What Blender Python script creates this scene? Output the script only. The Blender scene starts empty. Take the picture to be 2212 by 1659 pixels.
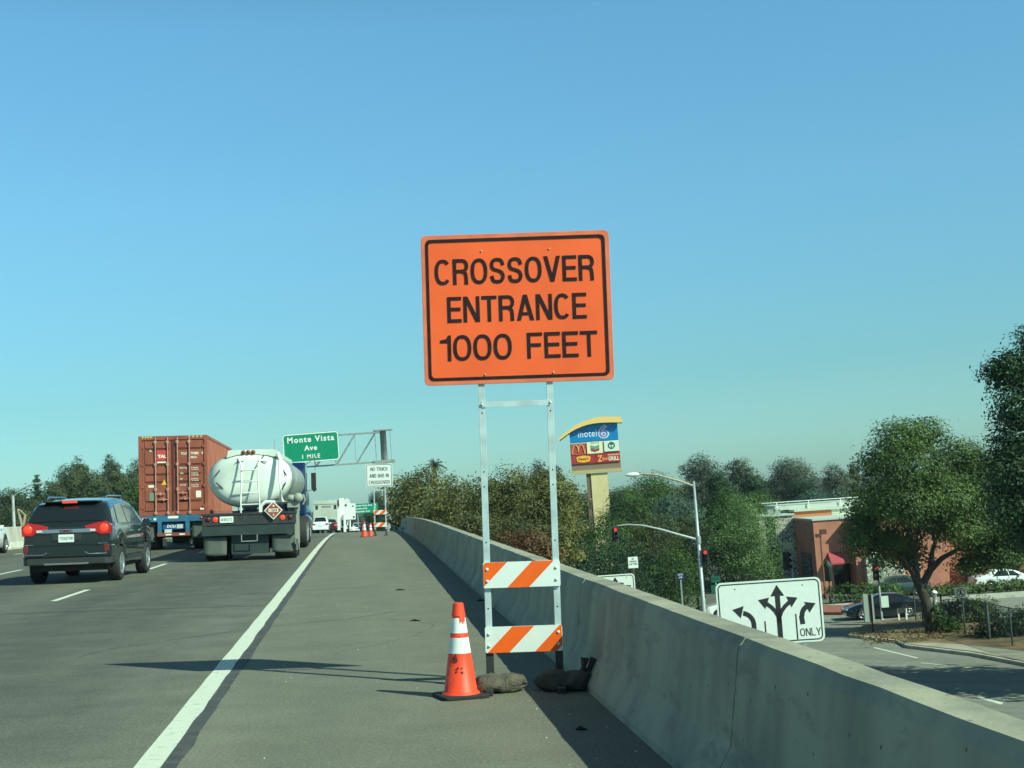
import bpy, math, random
import numpy as np
from mathutils import Matrix, Vector

SC = bpy.context.scene
COL = SC.collection
R = math.radians
PI = math.pi

# ------------------------------------------------------------------ camera
SLOPE = R(2.0)                                   # superelevation of the freeway: falls to the right
FR = Matrix.Rotation(SLOPE, 4, 'Y')              # freeway frame -> world
EYE = FR @ Vector((0, 0, 1.52))
PITCH, ROLL, FPX = R(4.60), R(3.9), 3000.0
_f = Vector((0, math.cos(PITCH), math.sin(PITCH)))
_r0 = Vector((1, 0, 0)); _u0 = _r0.cross(_f)
_r = _r0 * math.cos(ROLL) - _u0 * math.sin(ROLL)
_u = _r0 * math.sin(ROLL) + _u0 * math.cos(ROLL)
cam = bpy.data.cameras.new('camera'); cam.sensor_width = 36.0; cam.lens = 36.0 * FPX / 2212.0
cam.clip_start = 0.1; cam.clip_end = 6000
co = bpy.data.objects.new('camera', cam); COL.objects.link(co)
M = Matrix((_r, _u, -_f)).transposed().to_4x4(); M.translation = EYE
co.matrix_world = M; SC.camera = co

# ------------------------------------------------------------------ light
sun_dir = (FR.to_3x3() @ Vector((0.935, -0.697, 1.0))).normalized()
EXPOSURE = 0.25
SKY_STRENGTH, SUN_STRENGTH = 0.093, 5.0
w = bpy.data.worlds.new('World'); SC.world = w; w.use_nodes = True
nt = w.node_tree; nt.nodes.clear()
sky = nt.nodes.new('ShaderNodeTexSky'); sky.sky_type = 'NISHITA'; sky.sun_disc = False
sky.sun_elevation = math.asin(sun_dir.z)
sky.sun_rotation = math.atan2(sun_dir.x, sun_dir.y)
sky.air_density = 1.0; sky.dust_density = 0.6; sky.ozone_density = 1.0; sky.altitude = 300
tint = nt.nodes.new('ShaderNodeMix'); tint.data_type = 'RGBA'; tint.blend_type = 'MULTIPLY'
tint.inputs[0].default_value = 1.0
tcw = nt.nodes.new('ShaderNodeTexCoord'); sep = nt.nodes.new('ShaderNodeSeparateXYZ'); rmp = nt.nodes.new('ShaderNodeValToRGB')
nt.links.new(tcw.outputs['Generated'], sep.inputs[0]); nt.links.new(sep.outputs[2], rmp.inputs[0])
for k, (p_, c_) in enumerate(((0.0, (.42, .78, .93)), (.08, (.42, .80, .83)), (.21, (.61, 1.10, 1.13)), (.33, (.68, 1.29, 1.31)), (.6, (.46, .66, .56)))):
    e_ = rmp.color_ramp.elements[k] if k < 2 else rmp.color_ramp.elements.new(p_)
    e_.position = p_; e_.color = tuple(v / 1.4 for v in c_) + (1,)
nt.links.new(rmp.outputs[0], tint.inputs[7])
bg = nt.nodes.new('ShaderNodeBackground'); bg.inputs[1].default_value = SKY_STRENGTH * 1.4 * 1.18
wo = nt.nodes.new('ShaderNodeOutputWorld')
nt.links.new(sky.outputs[0], tint.inputs[6]); nt.links.new(tint.outputs[2], bg.inputs[0])
nt.links.new(bg.outputs[0], wo.inputs[0])
sl = bpy.data.lights.new('sun', 'SUN'); sl.energy = SUN_STRENGTH; sl.angle = R(0.55); sl.color = (0.86, 1.0, 0.79)
so = bpy.data.objects.new('sun', sl); COL.objects.link(so)
so.rotation_euler = sun_dir.to_track_quat('Z', 'Y').to_euler()
so.location = (60, -40, 60)
SC.view_settings.view_transform = 'Standard'; SC.view_settings.look = 'None'
SC.view_settings.exposure = EXPOSURE; SC.view_settings.gamma = 1.0
SC.render.resolution_x = 1024; SC.render.resolution_y = 768
SC.cycles.max_bounces = 6; SC.cycles.transparent_max_bounces = 8

# ------------------------------------------------------------------ placing helpers
def ray(x, y):
    return (_f + _r * ((x - 1106.0) / FPX) + _u * ((829.5 - y) / FPX))
def P(x, y, D):
    "world point D metres ahead"
    d = ray(x, y); return EYE + d * (D / d.y)
def G(x, y, z):
    "world point on level z"
    d = ray(x, y); return EYE + d * ((z - EYE.z) / d.z)
def edge_x(y): return -1.25 - 0.119 * y
def rz(y):
    if y < 40: return 0.0
    if y < 95: return -(y - 40) ** 2 / 5000.0
    return -0.605 - 0.022 * (y - 95)
HEAD = math.atan(0.119)
def road(x, y, z=0.0, yaw=HEAD):
    "matrix of something standing on the freeway"
    sl_ = 0.0 if y < 40 else math.atan((rz(y + 1) - rz(y - 1)) / 2)
    return FR @ Matrix.Translation((x, y, rz(y) + z)) @ Matrix.Rotation(sl_, 4, 'X') @ Matrix.Rotation(yaw, 4, 'Z')
def at(v, yaw=0.0):
    return Matrix.Translation(v) @ Matrix.Rotation(yaw, 4, 'Z')
STREET = -7.4

# ------------------------------------------------------------------ objects
def tag(o, label=None, cat=None, group=None, kind=None):
    if label: o['label'] = label
    if cat: o['category'] = cat
    if group: o['group'] = group
    if kind: o['kind'] = kind
    return o
def thing(name, label, cat, mtx, group=None):
    o = bpy.data.objects.new(name, None); COL.objects.link(o); o.empty_display_size = 0.2
    o.matrix_world = mtx
    return tag(o, label, cat, group)

class MB:
    def __init__(s): s.v = []; s.f = []; s.m = []; s.sm = []
    def add(s, vs, fs, mi=0, smooth=False):
        b = len(s.v); s.v += [tuple(v) for v in vs]
        for f in fs: s.f.append(tuple(b + i for i in f)); s.m.append(mi); s.sm.append(smooth)
        return s
    def box(s, a, b, mi=0, bev=0.0):
        x0, y0, z0 = a; x1, y1, z1 = b
        if bev > 0:
            q = bev
            vs = []; 
            for z, i in ((z0, q), (z0 + q, 0), (z1 - q, 0), (z1, q)):
                vs += [(x0 + i + q*(i==0)*0, y0 + q + i*0, z), (x0 + q + i*0, y0 + i, z), (x1 - q, y0 + i, z), (x1 - i, y0 + q, z), (x1 - i, y1 - q, z), (x1 - q, y1 - i, z), (x0 + q, y1 - i, z), (x0 + i, y1 - q, z)]
            fs = [tuple(range(7, -1, -1)), tuple(range(24, 32))]
            for k in range(3):
                for j in range(8):
                    a0 = k*8 + j; a1 = k*8 + (j+1) % 8
                    fs.append((a0, a1, a1 + 8, a0 + 8))
            return s.add(vs, fs, mi)
        vs = [(x0,y0,z0),(x1,y0,z0),(x1,y1,z0),(x0,y1,z0),(x0,y0,z1),(x1,y0,z1),(x1,y1,z1),(x0,y1,z1)]
        return s.add(vs, [(0,3,2,1),(4,5,6,7),(0,1,5,4),(1,2,6,5),(2,3,7,6),(3,0,4,7)], mi)
    def tube(s, pts, r, n=10, mi=0, caps=True, smooth=True):
        "pts polyline, r number or list"
        pts = [Vector(p) for p in pts]
        rs = r if isinstance(r, (list, tuple)) else [r] * len(pts)
        rings = []; ref = None
        for i, p in enumerate(pts):
            t = (pts[min(i+1, len(pts)-1)] - pts[max(i-1, 0)]).normalized()
            if ref is None: ref = Vector((0,0,1)) if abs(t.z) < .9 else Vector((1,0,0))
            a = t.cross(ref).normalized(); b = t.cross(a).normalized(); ref = -b if False else ref
            rings.append([p + (a * math.cos(2*PI*k/n) + b * math.sin(2*PI*k/n)) * rs[i] for k in range(n)])
        vs = [v for g in rings for v in g]; fs = []
        for i in range(len(pts) - 1):
            for k in range(n):
                k2 = (k+1) % n
                fs.append((i*n+k, (i+1)*n+k, (i+1)*n+k2, i*n+k2))
        s.add(vs, fs, mi, smooth)
        if caps:
            s.add(rings[0], [tuple(range(n))], mi); s.add(rings[-1], [tuple(range(n-1, -1, -1))], mi)
        return s
    def lathe(s, prof, axis='Z', n=24, c=(0,0,0), mi=0, smooth=True, seg=False):
        "prof list of (r, h)"
        vs = []
        for r_, h in prof:
            for k in range(n):
                a = 2*PI*k/n
                if axis == 'Z': p = (r_*math.cos(a), r_*math.sin(a), h)
                elif axis == 'X': p = (h, r_*math.cos(a), r_*math.sin(a))
                else: p = (r_*math.sin(a), h, r_*math.cos(a))
                vs.append((p[0]+c[0], p[1]+c[1], p[2]+c[2]))
        for i in range(len(prof)-1):                 # crisp edge where the profile turns sharply
            if i and not seg: continue
            if seg: s.add(vs[i*n:(i+2)*n], [(k, (k+1) % n, n+(k+1) % n, n+k) for k in range(n)], mi, smooth)
            else: s.add(vs, [(j*n+k, j*n+(k+1) % n, (j+1)*n+(k+1) % n, (j+1)*n+k) for j in range(len(prof)-1) for k in range(n)], mi, smooth)
        return s
    def prism(s, poly, h0, h1, axis='Z', mi=0):
        "poly in plane; axis Z: (x,y); axis Y: (x,z) ; axis X: (y,z)"
        n = len(poly)
        def p3(p, h):
            return (p[0], p[1], h) if axis == 'Z' else (p[0], h, p[1]) if axis == 'Y' else (h, p[0], p[1])
        vs = [p3(p, h0) for p in poly] + [p3(p, h1) for p in poly]
        fs = [tuple(range(n-1, -1, -1)), tuple(range(n, 2*n))] + [(i, (i+1) % n, n+(i+1) % n, n+i) for i in range(n)]
        return s.add(vs, fs, mi)
    def ring(s, outer, inner, h0, h1, axis='Y', mi=0):
        n = len(outer)
        def p3(p, h): return (p[0], p[1], h) if axis == 'Z' else (p[0], h, p[1]) if axis == 'Y' else (h, p[0], p[1])
        vs = [p3(p, h0) for p in outer] + [p3(p, h0) for p in inner] + [p3(p, h1) for p in outer] + [p3(p, h1) for p in inner]
        fs = []
        for i in range(n):
            j = (i+1) % n
            fs += [(i, j, n+j, n+i), (2*n+i, 3*n+i, 3*n+j, 2*n+j), (i, 2*n+i, 2*n+j, j), (n+i, n+j, 3*n+j, 3*n+i)]
        return s.add(vs, fs, mi)
    def xf(s, m, start=0):
        for i in range(start, len(s.v)): s.v[i] = tuple(m @ Vector(s.v[i]))
        return s
    def mesh(s, name, mats):
        me = bpy.data.meshes.new(name); me.from_pydata(s.v, [], s.f)
        for m in (mats if isinstance(mats, (list, tuple)) else [mats]): me.materials.append(m)
        me.polygons.foreach_set('material_index', s.m); me.polygons.foreach_set('use_smooth', s.sm)
        import bmesh
        bm = bmesh.new(); bm.from_mesh(me); bmesh.ops.recalc_face_normals(bm, faces=bm.faces); bm.to_mesh(me); bm.free()
        me.update(); return me
    def obj(s, name, mats, parent=None, mtx=None, bevel=0.0):
        o = bpy.data.objects.new(name, s.mesh(name, mats)); COL.objects.link(o)
        if parent is not None: o.parent = parent
        if mtx is not None:
            if parent is None: o.matrix_world = mtx
            else: o.matrix_local = mtx
        if bevel:
            b = o.modifiers.new('bevel', 'BEVEL'); b.width = bevel; b.segments = 2; b.limit_method = 'ANGLE'; b.angle_limit = R(40)
        return o

def rrect(w_, h_, r, cx=0, cz=0, n=5):
    pts = []
    for sx, sz, a0 in ((1, -1, -90), (1, 1, 0), (-1, 1, 90), (-1, -1, 180)):
        for k in range(n):
            a = R(a0 + 90*k/(n-1))
            pts.append((cx + sx*(w_/2 - r) + r*math.cos(a), cz + sz*(h_/2 - r) + r*math.sin(a)))
    return pts

def text(name, s, w_, h_, m, parent, loc, bold=0.0, rot=(PI/2, 0, 0), space=1.0, shear=0.0, depth=0.002):
    "lettering fitted to exactly w_ x h_, bottom-left at loc, lying on the sign face"
    c = bpy.data.curves.new(name, 'FONT'); c.body = s; c.size = 1; c.offset = bold; c.space_character = space; c.shear = shear
    c.extrude = 0.01; c.resolution_u = 4
    o = bpy.data.objects.new(name, c); COL.objects.link(o)
    bpy.context.view_layer.update()
    me = bpy.data.meshes.new_from_object(o.evaluated_get(bpy.context.evaluated_depsgraph_get()))
    bpy.data.objects.remove(o)
    n = len(me.vertices); a = np.empty(n*3, np.float32); me.vertices.foreach_get('co', a); a = a.reshape(-1, 3)
    mn = a.min(0); mx = a.max(0)
    a = (a - mn) / np.maximum(mx - mn, 1e-6) * np.array([w_, h_, depth])
    me.vertices.foreach_set('co', a.ravel()); me.materials.clear(); me.materials.append(m); me.update(); me.name = name
    o = bpy.data.objects.new(name, me); COL.objects.link(o)
    if parent is not None: o.parent = parent
    o.rotation_euler = rot; o.location = loc
    return o

# ------------------------------------------------------------------ materials
_mc = {}
def mat(name, col, rough=0.6, metal=0.0, var=0.0, scale=4.0, bump=0.0, bscale=40.0, emit=0.0, coat=0.0, stretch=(1,1,1), col2=None, spec=0.5, detail=6.0, rotz=0.0, contrast=(0.35, 0.65)):
    if name in _mc: return _mc[name]
    m = bpy.data.materials.new(name); m.use_nodes = True; nt = m.node_tree; b = nt.nodes['Principled BSDF']
    b.inputs['Base Color'].default_value = (*col, 1); b.inputs['Roughness'].default_value = rough
    b.inputs['Metallic'].default_value = metal; b.inputs['Specular IOR Level'].default_value = spec
    b.inputs['Coat Weight'].default_value = coat; b.inputs['Coat Roughness'].default_value = 0.05
    if emit:
        b.inputs['Emission Color'].default_value = (*col, 1); b.inputs['Emission Strength'].default_value = emit
    if var or bump:
        tc = nt.nodes.new('ShaderNodeTexCoord'); mp = nt.nodes.new('ShaderNodeMapping')
        mp.inputs['Rotation'].default_value = (0, 0, rotz)
        mp.inputs['Scale'].default_value = stretch; nt.links.new(tc.outputs['Object'], mp.inputs[0])
    if var:
        n = nt.nodes.new('ShaderNodeTexNoise'); n.inputs['Scale'].default_value = scale; n.inputs['Detail'].default_value = detail
        nt.links.new(mp.outputs[0], n.inputs[0])
        r_ = nt.nodes.new('ShaderNodeValToRGB'); r_.color_ramp.elements[0].position = contrast[0]; r_.color_ramp.elements[1].position = contrast[1]
        c2 = col2 or tuple(c*(1-var) for c in col); c1 = col if col2 else tuple(min(1, c*(1+var*.6)) for c in col)
        r_.color_ramp.elements[0].color = (*c2, 1); r_.color_ramp.elements[1].color = (*c1, 1)
        nt.links.new(n.outputs[0], r_.inputs[0]); nt.links.new(r_.outputs[0], b.inputs['Base Color'])
        if emit: nt.links.new(r_.outputs[0], b.inputs['Emission Color'])
    if bump:
        n2 = nt.nodes.new('ShaderNodeTexNoise'); n2.inputs['Scale'].default_value = bscale; n2.inputs['Detail'].default_value = 4
        nt.links.new(mp.outputs[0], n2.inputs[0])
        bp = nt.nodes.new('ShaderNodeBump'); bp.inputs['Strength'].default_value = bump; bp.inputs['Distance'].default_value = 0.02
        nt.links.new(n2.outputs[0], bp.inputs['Height']); nt.links.new(bp.outputs[0], b.inputs['Normal'])
    _mc[name] = m; return m
def leafmat(name, col, col2, trans=0.25, scale=0.5):
    "leaf: colour varies leaf by leaf and by clump"
    if name in _mc: return _mc[name]
    m = bpy.data.materials.new(name); m.use_nodes = True; nt = m.node_tree; nt.nodes.clear()
    out = nt.nodes.new('ShaderNodeOutputMaterial'); d = nt.nodes.new('ShaderNodeBsdfPrincipled'); t = nt.nodes.new('ShaderNodeBsdfTranslucent')
    d.inputs['Roughness'].default_value = 0.6; d.inputs['Specular IOR Level'].default_value = 0.25
    mx = nt.nodes.new('ShaderNodeMixShader'); mx.inputs[0].default_value = trans
    g = nt.nodes.new('ShaderNodeNewGeometry'); tc = nt.nodes.new('ShaderNodeTexCoord')
    n = nt.nodes.new('ShaderNodeTexNoise'); n.inputs['Scale'].default_value = scale; n.inputs['Detail'].default_value = 2
    nt.links.new(tc.outputs['Object'], n.inputs[0])
    ad = nt.nodes.new('ShaderNodeMath'); ad.operation = 'MULTIPLY_ADD'; ad.inputs[1].default_value = 0.30; 
    nt.links.new(g.outputs['Random Per Island'], ad.inputs[0])
    mr = nt.nodes.new('ShaderNodeMapRange'); mr.inputs[1].default_value = 0.38; mr.inputs[2].default_value = 0.62; mr.inputs[3].default_value = 0; mr.inputs[4].default_value = 0.70
    nt.links.new(n.outputs[0], mr.inputs[0]); nt.links.new(mr.outputs[0], ad.inputs[2])
    mix = nt.nodes.new('ShaderNodeMix'); mix.data_type = 'RGBA'; mix.inputs[6].default_value = (*col2, 1); mix.inputs[7].default_value = (*col, 1)
    nt.links.new(ad.outputs[0], mix.inputs[0])
    nt.links.new(mix.outputs[2], d.inputs['Base Color']); nt.links.new(mix.outputs[2], t.inputs[0])
    nt.links.new(d.outputs[0], mx.inputs[1]); nt.links.new(t.outputs[0], mx.inputs[2]); nt.links.new(mx.outputs[0], out.inputs[0])
    _mc[name] = m; return m

BLACK = mat('black_rubber', (0.02, 0.02, 0.02), 0.8, var=0.3, scale=8)
DARK = mat('dark_steel', (0.035, 0.038, 0.038), 0.55, var=0.3, scale=5)
GALV = mat('galvanized_steel', (0.42, 0.47, 0.46), 0.45, 0.35, var=0.25, scale=9, col2=(0.30, 0.35, 0.35))
GALV_D = mat('weathered_steel', (0.33, 0.36, 0.34), 0.6, 0.2, var=0.25, scale=3)
WHITE = mat('white_paint', (0.78, 0.80, 0.76), 0.4, var=0.06, scale=3)
SIGNW = mat('white_sign_sheeting', (0.74, 0.80, 0.74), 0.5, var=0.04, scale=6)
SIGNK = mat('black_sign_ink', (0.02, 0.02, 0.025), 0.5)
ORANGE = mat('orange_sign_sheeting', (0.99, 0.128, 0.024), 0.45, var=0.11, scale=1.6)  # uneven tone stands for slight dirt and painted-in glare
ORANGE_B = mat('orange_stripe_sheeting', (0.93, 0.13, 0.006), 0.4, var=0.06, scale=5)
GREEN = mat('green_sign_sheeting', (0.0, 0.27, 0.14), 0.45, var=0.06, scale=2)
LETTER = mat('reflective_white_letters', (0.85, 0.9, 0.85), 0.4)
RED_LAMP = mat('lit_red_lamp', (1.0, 0.03, 0.02), 0.3, emit=2.2)
RED_LENS = mat('red_lens', (0.45, 0.012, 0.012), 0.15, coat=0.6)
RED_LIT = mat('lit_tail_lamp', (1.0, 0.045, 0.02), 0.2, emit=0.9)
CHROME = mat('chrome', (0.75, 0.78, 0.8), 0.15, 1.0)
GLASS_K = mat('dark_tinted_glass', (0.012, 0.016, 0.018), 0.06, spec=0.6, coat=0.5)
RIM = mat('alloy_rim', (0.55, 0.58, 0.6), 0.3, 0.8)
# ------------------------------------------------------------------ road-sign lettering drawn as strokes
def _sup(a0, a1, cx=.5, cy=.5, rx=.5, ry=.5, p=2.35, n=22):
    out = []
    for i in range(n+1):
        a = R(a0+(a1-a0)*i/n); c, s = math.cos(a), math.sin(a)
        out.append((cx+math.copysign(abs(c)**(2/p), c)*rx, cy+math.copysign(abs(s)**(2/p), s)*ry))
    return out
def _cat(p, k=5):
    out = []
    for i in range(len(p)-1):
        a, b, c, d = p[max(i-1, 0)], p[i], p[i+1], p[min(i+2, len(p)-1)]
        for j in range(k):
            t = j/k; out.append(tuple(.5*((2*b[q])+(-a[q]+c[q])*t+(2*a[q]-5*b[q]+4*c[q]-d[q])*t*t+(-a[q]+3*b[q]-3*c[q]+d[q])*t**3) for q in (0, 1)))
    return out+[p[-1]]
GL = {  # char: (advance width, [polylines in the unit square])
 'C': (.62, [_sup(42, 318)]), 'O': (.64, [_sup(0, 360)]), '0': (.56, [_sup(0, 360)]),
 'S': (.60, [_cat([(.97,.74),(.84,.94),(.5,1),(.17,.94),(.05,.75),(.17,.58),(.5,.51),(.83,.42),(.96,.24),(.82,.05),(.5,0),(.17,.05),(.03,.27)])]),
 'R': (.60, [[(0, 0), (0, 1)], [(0, 1), (.55, 1)]+_sup(85, -85, .55, .76, .43, .24)+[(.55, .52), (0, .52)], _cat([(.60,.51),(.84,.44),(.92,.28),(.94,0)])]),
 'E': (.54, [[(1, 1), (0, 1)], [(0, 1), (0, 0)], [(0, 0), (1, 0)], [(0, .52), (.92, .52)]]), 'F': (.52, [[(1, 1), (0, 1)], [(0, 1), (0, 0)], [(0, .52), (.88, .52)]]),
 'T': (.58, [[(0, 1), (1, 1)], [(.5, 1), (.5, 0)]]), '1': (.34, [[(.78, 1), (.78, 0)], [(.78, .97), (.55, .83), (.0, .76)]]),
 'U': (.60, [[(0, 1), (0, .3)]+_sup(180, 360, .5, .3, .5, .3)+[(1, .3), (1, 1)]]), 'D': (.60, [[(0, 0), (0, 1)], [(0, 1), (.45, 1)]+_sup(88, -88, .45, .5, .55, .5)+[(.45, 0), (0, 0)]]),
 'B': (.60, [[(0, 0), (0, 1)], [(0, 1), (.55, 1)]+_sup(85, -85, .55, .76, .38, .24)+[(.55, .52), (0, .52)], [(.55, .52)]+_sup(85, -85, .55, .26, .45, .26)+[(.55, 0), (0, 0)]]),
 'I': (.14, [[(.5, 0), (.5, 1)]]), 'L': (.52, [[(0, 1), (0, 0)], [(0, 0), (1, 0)]]), 'K': (.60, [[(0, 0), (0, 1)], [(1, 1), (.0, .38)], [(.30, .57), (1, 0)]]),
 'Y': (.62, [[(0, 1), (.5, .42)], [(1, 1), (.5, .42)], [(.5, .45), (.5, 0)]]), 'V': (.64, [[(0, 1), (.5, 0), (1, 1)]]), 'A': (.66, [[(0, 0), (.5, 1), (1, 0)], [(.22, .27), (.78, .27)]]),
 'N': (.62, [[(0, 0), (0, 1)], [(0, 1), (1, 0)], [(1, 0), (1, 1)]]), 'M': (.70, [[(0, 0), (0, 1)], [(0, 1), (.5, .15), (1, 1)], [(1, 1), (1, 0)]])}
def _poly(c, W, t):
    "letters drawn as one outline (height 1)"
    if c in 'VA':
        tv = t*1.14; yi = 1-(W/2-tv)/(W/2-tv/2); q = [(0, 1), (tv, 1), (W/2, yi), (W-tv, 1), (W, 1), (W/2+tv/2, 0), (W/2-tv/2, 0)]
        if c == 'V': return [q]
        q = [(x, 1-y) for x, y in q]; a, b = .20, .20+t*.86
        f = lambda y: y*(W/2-tv/2)+tv*.5
        return [q, [(f(a), a), (W-f(a), a), (W-f(b), b), (f(b), b)]]
    if c == 'N':
        tn = t*1.22
        return [[(0, 0), (0, 1), (tn, 1), (W-t, 1-(W-t-tn)/(W-tn)), (W-t, 1), (W, 1), (W, 0), (W-tn, 0), (t, 1-t/(W-tn)), (t, 0)]]
    if c == 'Y': return [[(0, 1), (t*1.15, 1), (W/2, .56), (W-t*1.15, 1), (W, 1), (W/2+t/2, .42), (W/2+t/2, 0), (W/2-t/2, 0), (W/2-t/2, .42)]]
    if c == '1': return [[(W-t, 0), (W, 0), (W, 1), (W-t*.8, 1), (W-t*1.35, .86), (0, .81), (0, .70), (W-t, .70)]]
def stroke_text(name, s, w_, h_, m, parent, loc, th=.155, gap=.08, depth=.0015):
    adv = sum(GL[c][0] if c != ' ' else .34 for c in s); k_ = (w_/h_ - gap*(len(s)-1))/adv
    mb = MB(); x = 0.0; lvl = 0
    for c in s:
        if c == ' ': x += .34*k_+gap; continue
        gw, lines = GL[c]; gw *= k_
        if c in 'VANY1':
            for q in _poly(c, gw, th):
                mb.prism([((x+a)*h_, b*h_) for a, b in q], -depth-.0002*lvl, 0, 'Y'); lvl = (lvl+1) % 4
            x += gw+gap; continue
        for ln in lines:
            pts = [Vector((x+th/2+u*(gw-th), th/2+v*(1-th))) for u, v in ln]
            closed = (pts[0]-pts[-1]).length < 1e-4; n = len(pts); L_ = []; hw = th/2
            if closed: pts = pts[:-1]; n -= 1
            for i, p in enumerate(pts):
                a = pts[i-1] if (i > 0 or closed) else None; b = pts[(i+1) % n] if (i < n-1 or closed) else None
                d0 = (p-a).normalized() if a is not None else (b-p).normalized(); d1 = (b-p).normalized() if b is not None else d0
                n0 = Vector((-d0.y, d0.x)); n1 = Vector((-d1.y, d1.x)); mm = (n0+n1); l = mm.length
                mm = mm/l if l > 1e-5 else n0; k = 1/max(.42, mm.dot(n0)); q = p.copy()
                if a is None and len(lines) > 1: q = p - d0*hw*.999
                if b is None and len(lines) > 1: q = p + d1*hw*.999
                L_.append((q+mm*hw*k, q-mm*hw*k))
            y1 = -depth-.0002*lvl; lvl = (lvl+1) % 4
            vs = []
            for a, b in L_: vs += [(a.x*h_, y1, a.y*h_), (b.x*h_, y1, b.y*h_), (a.x*h_, 0, a.y*h_), (b.x*h_, 0, b.y*h_)]
            fs = []
            for i in range(n if closed else n-1):
                j = (i+1) % n; fs += [(4*i, 4*i+1, 4*j+1, 4*j), (4*i+2, 4*i, 4*j, 4*j+2), (4*i+1, 4*i+3, 4*j+3, 4*j+1)]
            mb.add(vs, fs)
        x += gw+gap
    mb.v = [(v[0], v[1], min(h_*1.01, max(-h_*.01, v[2]))) for v in mb.v]
    o = mb.obj(name, m, parent); o.location = loc
    return o
# ================================================================== SETTING: freeway
def strip(name, o0, o1, z, m, y0=-14, y1=420, step=3.0, kind='structure', wob=0.0, seed=0, uneven=None):
    "sheet following the freeway between two offsets from the edge line"
    rnd = random.Random(seed); vs = []; fs = []; ys = []
    y = y0
    while y < y1: ys.append(y); y += step
    ys.append(y1)
    for y in ys:
        a = rnd.uniform(-wob, wob); b = rnd.uniform(-wob, wob)
        vs += [(edge_x(y) + o0 + a, y, rz(y) + z), (edge_x(y) + o1 + b, y, rz(y) + z)]
    for i in range(len(ys)-1): fs.append((2*i, 2*i+1, 2*i+3, 2*i+2))
    o = MB().add(vs, fs).obj(name, m, None, FR)
    return tag(o, kind=kind) if kind else o

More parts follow.
